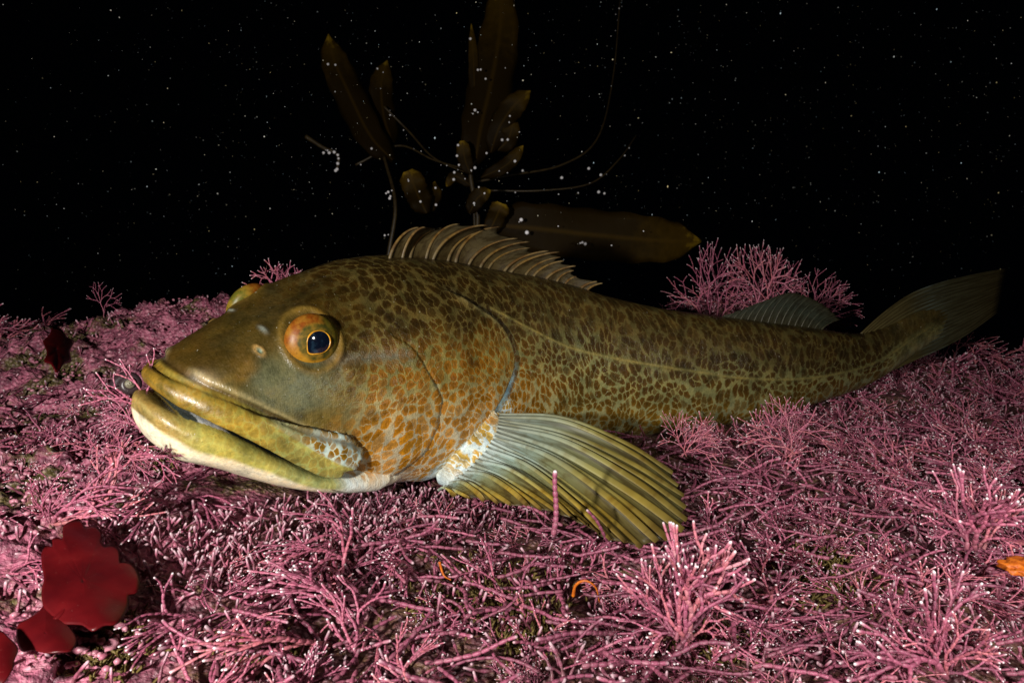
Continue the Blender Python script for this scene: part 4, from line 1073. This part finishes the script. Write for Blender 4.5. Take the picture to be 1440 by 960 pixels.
turf_px = scatter_px(3000, [(330, 700, 560, 740, 1.2), (85, 880, 200, 958, 2.2), (440, 690, 520, 720, 1), (560, 790, 800, 900, 1.4), (1080, 760, 1230, 860, 2.0), (180, 620, 280, 690, .8), (690, 850, 780, 930, .8), (960, 880, 1100, 940, .5), (60, 430, 200, 470, .7), (300, 900, 440, 950, 1), (0, 590, 60, 680, .4)], g3)
tg = onto_ground(turf_px); tg = tg[~np.isnan(tg[:, 0])]
Vs, Fs_ = [], []
for x, y, z in tg:
    a, l = fish_al(x, y)
    if 0 < a < 0.98 and abs(l) < 0.08: continue
    L = g3.uniform(.004, .010); wd = g3.uniform(.0005, .0012); d = g3.normal(size=3)*[.7, .7, .3] + [0, 0, .9]; d /= np.linalg.norm(d)
    s = np.cross(d, [0.3, 0.8, 0.1]); s /= np.linalg.norm(s); q = np.cross(d, s); b = np.array([x, y, z + 0.001]); mid_ = b + d*L*.5 + g3.normal(size=3)*.001
    o = len(Vs)*7
    ring = lambda c, w: [c + s*w, c - s*w*.5 + q*w*.87, c - s*w*.5 - q*w*.87]
    Vs.append(np.array(ring(b, wd) + ring(mid_, wd*1.1) + [b + d*L]))
    for k in range(3):
        j = (k+1) % 3
        Fs_ += [(o+k, o+j, o+3+j), (o+k, o+3+j, o+3+k), (o+3+k, o+3+j, o+6)]
tm = mesh_from('algal_turf', np.vstack(Vs), np.array(Fs_))
m = NT('olive_turf'); nn = m.noise(m.obj(), 120.0, 3.0)
TURF = m.done(m.bsdf(base=m.ramp(nn, [(.3, (.050, .032, .008)), (.55, (.12, .082, .020)), (.75, (.20, .145, .045))]), rough=.6, spec=.3))
tag(link('algal_turf', tm, TURF), 'short olive-brown algal turf in the gaps between pink tufts', 'turf', kind='stuff')

# ------------------------------------------------------------------ red blades
m = NT('red_blade'); nn = m.noise(m.obj(), 45.0, 3.0); n_f = m.noise(m.obj(), 900.0, 2.0)
rc = m.ramp(nn, [(0.3, (0.075, 0.003, 0.005)), (0.6, (0.125, 0.005, 0.007)), (0.8, (0.17, 0.009, 0.010))])
rc = m.mix(m.ss(n_f, 0.70, 0.76, 0.0, 0.5), rc, (0.35, 0.12, 0.10))
RED = m.done(m.thin(rc, m.bump(nn, 0.002, 0.4), 0.34, 0.35, 0.32))
def blade_from_outline(name, outline, center, depth, mat, parent, tilt=(0, 0), dome_=0.010, ruffle=0.003, n=110, rings=14):
    """A lobed blade: real size at its own depth, domed and ruffled, leaning by tilt (depth per pixel)."""
    O = crv(list(outline) + [outline[0]], n + 1)[:-1]; c = np.asarray(center, float)
    V = []; rmax2 = ((O-c)**2).sum(1).max()
    for k in range(rings + 1):
        f = max(k/rings, 0.004)
        for i, p in enumerate(O):
            q = c + (p-c)*f
            d = depth + tilt[0]*(q[0]-c[0]) + tilt[1]*(q[1]-c[1]) + dome_*(((q-c)**2).sum())/rmax2 + ruffle*f*(math.sin((q[0]*0.9 + q[1]*0.6)*0.045) + 0.5*math.sin((q[0]*-0.5 + q[1]*0.9)*0.085 + 1.0))
            V.append(at(q[0], q[1], d))
    me = mesh_from(name, np.array(V), grid_faces(rings + 1, n, True))
    o = link(name, me, mat, parent); so = o.modifiers.new('thickness', 'SOLIDIFY'); so.thickness = 0.0009; so.offset = 0
    return o
K = lambda L: [(x/3.69, 700 + y/3.69) for x, y in L]
o1 = K([(215,290),(240,250),(272,252),(272,215),(300,205),(325,210),(328,150),(370,120),(415,110),(440,150),(490,140),(525,175),(522,222),(550,252),(590,245),(620,270),(625,335),(650,335),(690,345),(720,390),(725,440),(710,490),(668,505),(668,560),(640,620),(600,655),(540,660),(480,690),(430,660),(380,655),(320,650),(260,600),(225,560),(215,480),(228,420),(215,340)])
o2 = K([(240,540),(330,640),(370,680),(400,740),(370,790),(300,800),(240,805),(170,790),(120,795),(90,740),(95,660),(150,625),(200,590)])
o3 = K([(-80,700),(0,690),(40,720),(92,780),(72,850),(60,900),(0,970),(-120,970)])
rr_ = bpy.data.objects.new('red_alga', None); COL.objects.link(rr_); rr_.location = at(60, 900, .405)
tag(rr_, 'glossy dark red leafy alga with scalloped blades beside the olive turf', 'alga')
blade_from_outline('blade', o1, (430/3.69, 700 + 430/3.69), .386, RED, rr_, (0.0001, -0.00050), .007, .0024)
blade_from_outline('blade', o2, (235/3.69, 700 + 700/3.69), .350, RED, rr_, (0.0, -0.00045), .007, .0014)
blade_from_outline('blade', o3, (-10/3.69, 700 + 830/3.69), .326, RED, rr_, (0.0, -0.00040), .007, .0012)
Vt, Ft = tube(crv([at(75, 875, .362), at(88, 862, .366), at(100, 850, .372)], 8), np.linspace(.0022, .0015, 8), 8)
link('stipe', mesh_from('stipe', Vt, Ft), RED, rr_)
r2 = bpy.data.objects.new('red_alga', None); COL.objects.link(r2); r2.location = at(78, 525, .72)
tag(r2, 'small dark maroon blade growing on the crusted reef crest', 'alga')
blade_from_outline('blade', [(60, 480), (70, 470), (74, 460), (86, 463), (94, 474), (104, 480), (98, 494), (100, 508), (90, 512), (80, 524), (72, 512), (62, 508), (66, 496)], (80, 492), .70, RED, r2, (0.0012, -0.0022), .03, .008, 60, 8)

# ------------------------------------------------------------------ snail on the crust
def snail():
    r = bpy.data.objects.new('snail', None); COL.objects.link(r)
    c = at(181, 541, .585); r.location = c
    tag(r, 'small dark top snail with a pale spiral tip on the pink crust', 'snail')
    nt, ns = 150, 14
    th = np.linspace(0, 2*math.pi*3.6, nt); k = np.exp(0.115*(th - th[-1]))          # grows outwards
    R_ = 0.0092*k; rt = 0.0056*k + 0.0003; zc = -0.0135*k + 0.0095
    ph = np.linspace(0, 2*math.pi, ns, endpoint=False)
    V = np.zeros((nt, ns, 3))
    V[..., 0] = (R_[:, None] + rt[:, None]*np.cos(ph))*np.cos(th)[:, None]; V[..., 1] = (R_[:, None] + rt[:, None]*np.cos(ph))*np.sin(th)[:, None]; V[..., 2] = zc[:, None] + rt[:, None]*np.sin(ph)
    rad_ = np.repeat(k, ns)
    view = Vector(_CC - c).normalized(); ax = (view + Vector((0.15, 0, 0.25))).normalized()
    q = Vector((0, 0, 1)).rotation_difference(ax).to_matrix()
    W = (V.reshape(-1, 3) @ np.array(q).T) + c
    me = mesh_from('shell', W, grid_faces(nt, ns, True)); fattr(me, 'k', rad_)
    m = NT('snail_shell'); nn = m.noise(m.n('ShaderNodeNewGeometry').outputs['Position'], 500.0, 3.0)
    col_ = m.ramp(m.math('ADD', m.attr('k'), m.math('MULTIPLY_ADD', nn, .2, -.1)), [(0.0, (.30, .27, .18)), (0.28, (.16, .14, .09)), (0.42, (.045, .030, .030)), (1.0, (.030, .014, .018))])
    link('shell', me, m.done(m.bsdf(base=col_, rough=.35, spec=.5, normal=m.bump(nn, .0006, .6))), r)
    # the foot it sits on
    Vf = IV*[0.010, 0.008, 0.004] ; Vf = Vf @ np.array(q).T + c - np.array(ax)*0.008
    m = NT('snail_foot'); link('foot', mesh_from('foot', Vf, IF), m.done(m.bsdf(base=(.05, .035, .03), rough=.5)), r)
snail()

# ------------------------------------------------------------------ orange animals in the gaps
m = NT('orange_tissue'); nn = m.noise(m.obj(), 260.0, 3.0)
ORANGE = m.done(m.bsdf(base=m.ramp(nn, [(.3, (.34, .060, .004)), (.7, (.62, .16, .010))]), rough=.5, spec=.4, normal=m.bump(nn, .0012, .6)))
def arm(label, pts, r0=.0011):
    P = crv([at(*p) for p in pts], 40); sw = 1 + 0.25*(np.arange(40) % 2)
    Vt, Ft = tube(P, np.linspace(r0, r0*.35, 40)*sw, 8)
    r = bpy.data.objects.new('brittle_star', None); COL.objects.link(r); r.location = P[0]
    tag(r, label, 'brittle star'); link('arm', mesh_from('arm', Vt, Ft), ORANGE, r)
arm('thin orange brittle star arm curling out beside the pale pink fan', [(806, 838, .455), (810, 822, .450), (824, 816, .446), (838, 826, .446), (843, 846, .452)])
arm('short orange brittle star arm in the gap below the jointed stalk', [(618, 790, .462), (624, 808, .455), (634, 815, .455)], .0009)
sp = bpy.data.objects.new('sponge', None); COL.objects.link(sp); cs = at(1436, 797, .43); sp.location = cs
tag(sp, 'small bright orange sponge lump among the pink tufts', 'sponge')
bm = bmesh.new(); bmesh.ops.create_icosphere(bm, subdivisions=4, radius=1.0); SV = np.array([v.co[:] for v in bm.verts]); SF = np.array([[v.index for v in f.verts] for f in bm.faces]); bm.free()
SV = SV*(1 + 0.55*fbm(SV, 2.6, 4, 3)[:, None])*[0.012, 0.010, 0.004] + cs
link('lump', mesh_from('lump', SV, SF), ORANGE, sp)

# ------------------------------------------------------------------ kelp hanging in the dark beyond the reef edge
m = NT('kelp'); kc = m.attr('fuv', 'Vector'); nn = m.noise(m.obj(), 60.0, 3.0); ks = m.n('ShaderNodeSeparateXYZ', {0: kc}).outputs
kcol = m.ramp(m.math('ADD', ks[0], m.math('MULTIPLY_ADD', nn, .3, -.15)), [(0, (.014, .007, .0006)), (.6, (.022, .012, .001)), (.9, (.070, .038, .003)), (1, (.36, .22, .015))])
kcol = m.mix(m.ss(m.math('ABSOLUTE', ks[1]), 0.0, 0.16, 0.5, 0.0), kcol, (.075, .040, .004))
KELP = m.done(m.thin(kcol, m.bump(nn, .002, .4), .6, .35, .08))
m = NT('kelp_stipe'); STIPE = m.done(m.bsdf(base=m.ramp(m.noise(m.obj(), 90.0), [(.3, (.020, .011, .003)), (.7, (.055, .035, .01))]), rough=.5))
m = NT('white_crust'); WHITE = m.done(m.bsdf(base=m.mix(m.noise(m.obj(), 800.0), (.80, .72, .75), (.95, .94, .94)), rough=.4))
def kelp_blade(parent, pts, width, ripple=.01, twist=0.0, n=40, w_=9, shape=(0, .15, .5, .85, 1), prof=(.12, .75, 1, .7, .06)):
    C_ = crv([at(*p) for p in pts], n); T = np.gradient(C_, axis=0); T /= np.linalg.norm(T, axis=1)[:, None]
    s = np.linspace(0, 1, n); W = width*pch(s, shape, prof)
    G = np.zeros((n, w_, 3)); fu = np.zeros((n, w_, 3))
    for i in range(n):
        vd = (C_[i] - _CC); vd /= np.linalg.norm(vd)
        side = np.cross(T[i], vd); side /= np.linalg.norm(side) + 1e-9
        nrm = np.cross(side, T[i]); a = twist*s[i]
        sd = side*math.cos(a) + nrm*math.sin(a); nn_ = np.cross(sd, T[i])
        for j in range(w_):
            x = (j/(w_-1)-.5)*2
            G[i, j] = C_[i] + sd*x*W[i]*.5*(1 + .04*math.sin(i*1.1 + j)) + nn_*ripple*(abs(x)**2*.6*math.sin(i*.38 + (1.5 if x > 0 else 0)) + .6*x*x + .5*math.sin(i*.16))
            fu[i, j] = (s[i], x, 0)
    me = mesh_from('blade', G.reshape(-1, 3), grid_faces(n, w_)); vattr(me, 'fuv', fu.reshape(-1, 3))
    o = link('blade', me, KELP, parent); so = o.modifiers.new('thickness', 'SOLIDIFY'); so.thickness = .0014; so.offset = 0
    return G
def stipe(parent, pts, r, n=40):
    C_ = crv([at(*p) for p in pts], n); Vt, Ft = tube(C_, np.linspace(r, r*.6, n), 8); link('stipe', mesh_from('stipe', Vt, Ft), STIPE, parent); return C_
def dots(parent, centers, sizes, name='white_crust_dot'):
    Vs, Fs_ = [], []
    for k, (c, r) in enumerate(zip(centers, sizes)):
        Vs.append(IV*r*1.0*[1, .6, 1] + c); Fs_.append(IF + k*len(IV))
    o = link(name, mesh_from(name, np.vstack(Vs), np.concatenate(Fs_)), WHITE, parent); o['kind'] = 'stuff'
def plant(label, loc):
    r = bpy.data.objects.new('kelp', None); COL.objects.link(r); r.location = loc; tag(r, label, 'kelp'); return r
g4 = np.random.default_rng(12)
kd = 1.42
k1 = plant('brown kelp plant with a cluster of upright blades behind the dorsal fin', at(668, 420, kd))
stipe(k1, [(668, 470, kd), (660, 380, kd), (672, 310, kd), (662, 250, kd), (668, 225, kd)], .007)
Gs = [kelp_blade(k1, [(668, 232, kd), (676, 180, kd), (692, 110, kd + .02), (703, 40, kd + .04), (706, -40, kd + .05)], .095, .012),
      kelp_blade(k1, [(690, 215, kd - .02), (702, 180, kd - .03), (722, 150, kd - .05), (746, 128, kd - .06)], .050, .008),
      kelp_blade(k1, [(672, 225, kd + .02), (668, 150, kd + .02), (666, 90, kd + .02), (663, 34, kd + .02)], .024, .005),
      kelp_blade(k1, [(700, 212, kd - .01), (715, 195, kd - .02), (724, 165, kd - .03)], .040, .006),
      kelp_blade(k1, [(676, 250, kd), (712, 232, kd - .02), (736, 205, kd - .03)], .030, .005),
      kelp_blade(k1, [(660, 300, kd - .1), (672, 278, kd - .1), (690, 268, kd - .1)], .034, .005),
      kelp_blade(k1, [(664, 262, kd), (640, 248, kd), (628, 262, kd)], .022, .004),
      kelp_blade(k1, [(662, 245, kd - .03), (654, 225, kd - .04), (650, 198, kd - .05)], .030, .003, prof=(.2, .7, 1, .9, .3))]
dots(k1, [G[g4.integers(2, 36), g4.integers(0, 9)] - [0, .004, 0] for G in Gs for _ in range(3)] + [at(u, v, kd - .03) for u, v in [(676, 98), (683, 111), (668, 155), (672, 158), (665, 160), (662, 240), (668, 236)]], list(g4.uniform(.0013, .0038, 31)))
k2 = plant('long olive kelp blade floating level behind the first dorsal fin', at(690, 420, 1.22))
stipe(k2, [(690, 470, 1.24), (688, 380, 1.22), (690, 330, 1.20)], .005)
G = kelp_blade(k2, [(690, 316, 1.20), (760, 322, 1.20), (850, 332, 1.22), (930, 338, 1.24), (986, 340, 1.26)], .092, .010, prof=(.35, .95, 1, .75, .10))
G2 = kelp_blade(k2, [(686, 330, 1.18), (698, 305, 1.17), (706, 286, 1.16)], .034, .006, prof=(.5, .8, 1, 1, .5))
dots(k2, [at(u, v, 1.17) for u, v in [(733, 309), (741, 327), (819, 341), (823, 343), (816, 342), (785, 318), (860, 345), (905, 325), (730, 312)]], [.0038, .0042, .0026, .0034, .002, .0014, .0016, .0014, .0012])
k3 = plant('dim brown kelp plant with two tall narrow blades hanging in the dark', at(530, 420, 1.55))
stipe(k3, [(560, 470, 1.5), (545, 380, 1.5), (556, 290, 1.5), (540, 220, 1.55)], .006)
Gs = [kelp_blade(k3, [(552, 225, 1.55), (520, 190, 1.56), (490, 130, 1.58), (470, 85, 1.6), (462, 48, 1.6)], .075, .014),
      kelp_blade(k3, [(552, 200, 1.6), (540, 165, 1.62), (536, 120, 1.64), (545, 85, 1.64)], .060, .012),
      kelp_blade(k3, [(600, 300, 1.38), (588, 275, 1.36), (574, 240, 1.34)], .050, .008, prof=(.3, .8, 1, .95, .4)),
      kelp_blade(k3, [(590, 300, 1.4), (606, 280, 1.4), (612, 255, 1.42)], .040, .008)]
dots(k3, [G[g4.integers(4, 34), g4.integers(1, 8)] - [0, .006, 0] for G in Gs for _ in range(4)] + [at(u, v, 1.36) for u, v in [(546, 270), (549, 276), (543, 272), (551, 268), (548, 279), (546, 330), (541, 331)]], list(g4.uniform(.0013, .0036, 23)))
k4 = plant('thin drooping kelp stipe dotted white arching across the dark water', at(668, 430, 1.6))
for pts_, r in [([(430, 192, 1.5), (455, 208, 1.5), (475, 218, 1.5), (474, 240, 1.5)], .005), ([(500, 232, 1.6), (560, 205, 1.6), (610, 225, 1.55), (655, 238, 1.5)], .003), ([(540, 150, 1.6), (575, 185, 1.6), (610, 222, 1.55), (660, 245, 1.5)], .003),
                ([(668, 256, 1.5), (720, 246, 1.52), (790, 232, 1.56), (840, 195, 1.6), (862, 110, 1.7), (872, 0, 1.75)], .003), ([(690, 268, 1.5), (760, 268, 1.5), (830, 258, 1.52), (870, 225, 1.55), (895, 190, 1.6)], .0025), ([(668, 430, 1.6), (668, 340, 1.55), (665, 250, 1.5)], .005)]:
    C_ = stipe(k4, pts_, r)
    if pts_[0][0] != 668 or pts_[0][1] != 430:
        dots(k4, [C_[g4.integers(2, 39)] + g4.normal(0, .006, 3) - [0, .01, 0] for _ in range(7)], list(g4.uniform(.0008, .0024, 7)))
dots(k4, [at(u, v, 1.46) for u, v in [(455, 215), (463, 215), (470, 214), (475, 218), (476, 223), (475, 230), (474, 238), (472, 240), (790, 250), (828, 237), (845, 246), (842, 270), (850, 272), (735, 240)]], [.0035, .004, .004, .0035, .003, .004, .004, .004, .004, .0038, .0036, .004, .003, .003])

# ------------------------------------------------------------------ specks drifting in the water
g5 = np.random.default_rng(31)
Vs, Fs_ = [], []
OV = np.array([[1, 0, 0], [-1, 0, 0], [0, 1, 0], [0, -1, 0], [0, 0, 1], [0, 0, -1]], float); OF = np.array([[0, 2, 4], [2, 1, 4], [1, 3, 4], [3, 0, 4], [2, 0, 5], [1, 2, 5], [3, 1, 5], [0, 3, 5]])
k = 0
for _ in range(5000):
    d = g5.uniform(0.75, 2.6); u = g5.uniform(-150, 1600); v = g5.uniform(-150, 480)
    p = at(u, v, d)
    if d < 1.1 and p[2] < 0.2: continue
    r = min(0.00040*d*np.exp(g5.normal(0, .7)), 0.0016)
    Vs.append(OV*r*g5.uniform(.5, 1.3, 3) + p); Fs_.append(OF + k*6); k += 1
m = NT('drifting_specks'); SPK = m.done(m.bsdf(base=m.ramp(m.noise(m.obj(), 40.0, 1.0), [(.35, (.45, .60, .70)), (.5, (.75, .75, .70)), (.65, (.75, .62, .30))]), rough=.6))
tag(link('drifting_specks', mesh_from('drifting_specks', np.vstack(Vs), np.concatenate(Fs_), False), SPK), 'pale specks of plankton drifting in the black water', 'plankton', kind='stuff')
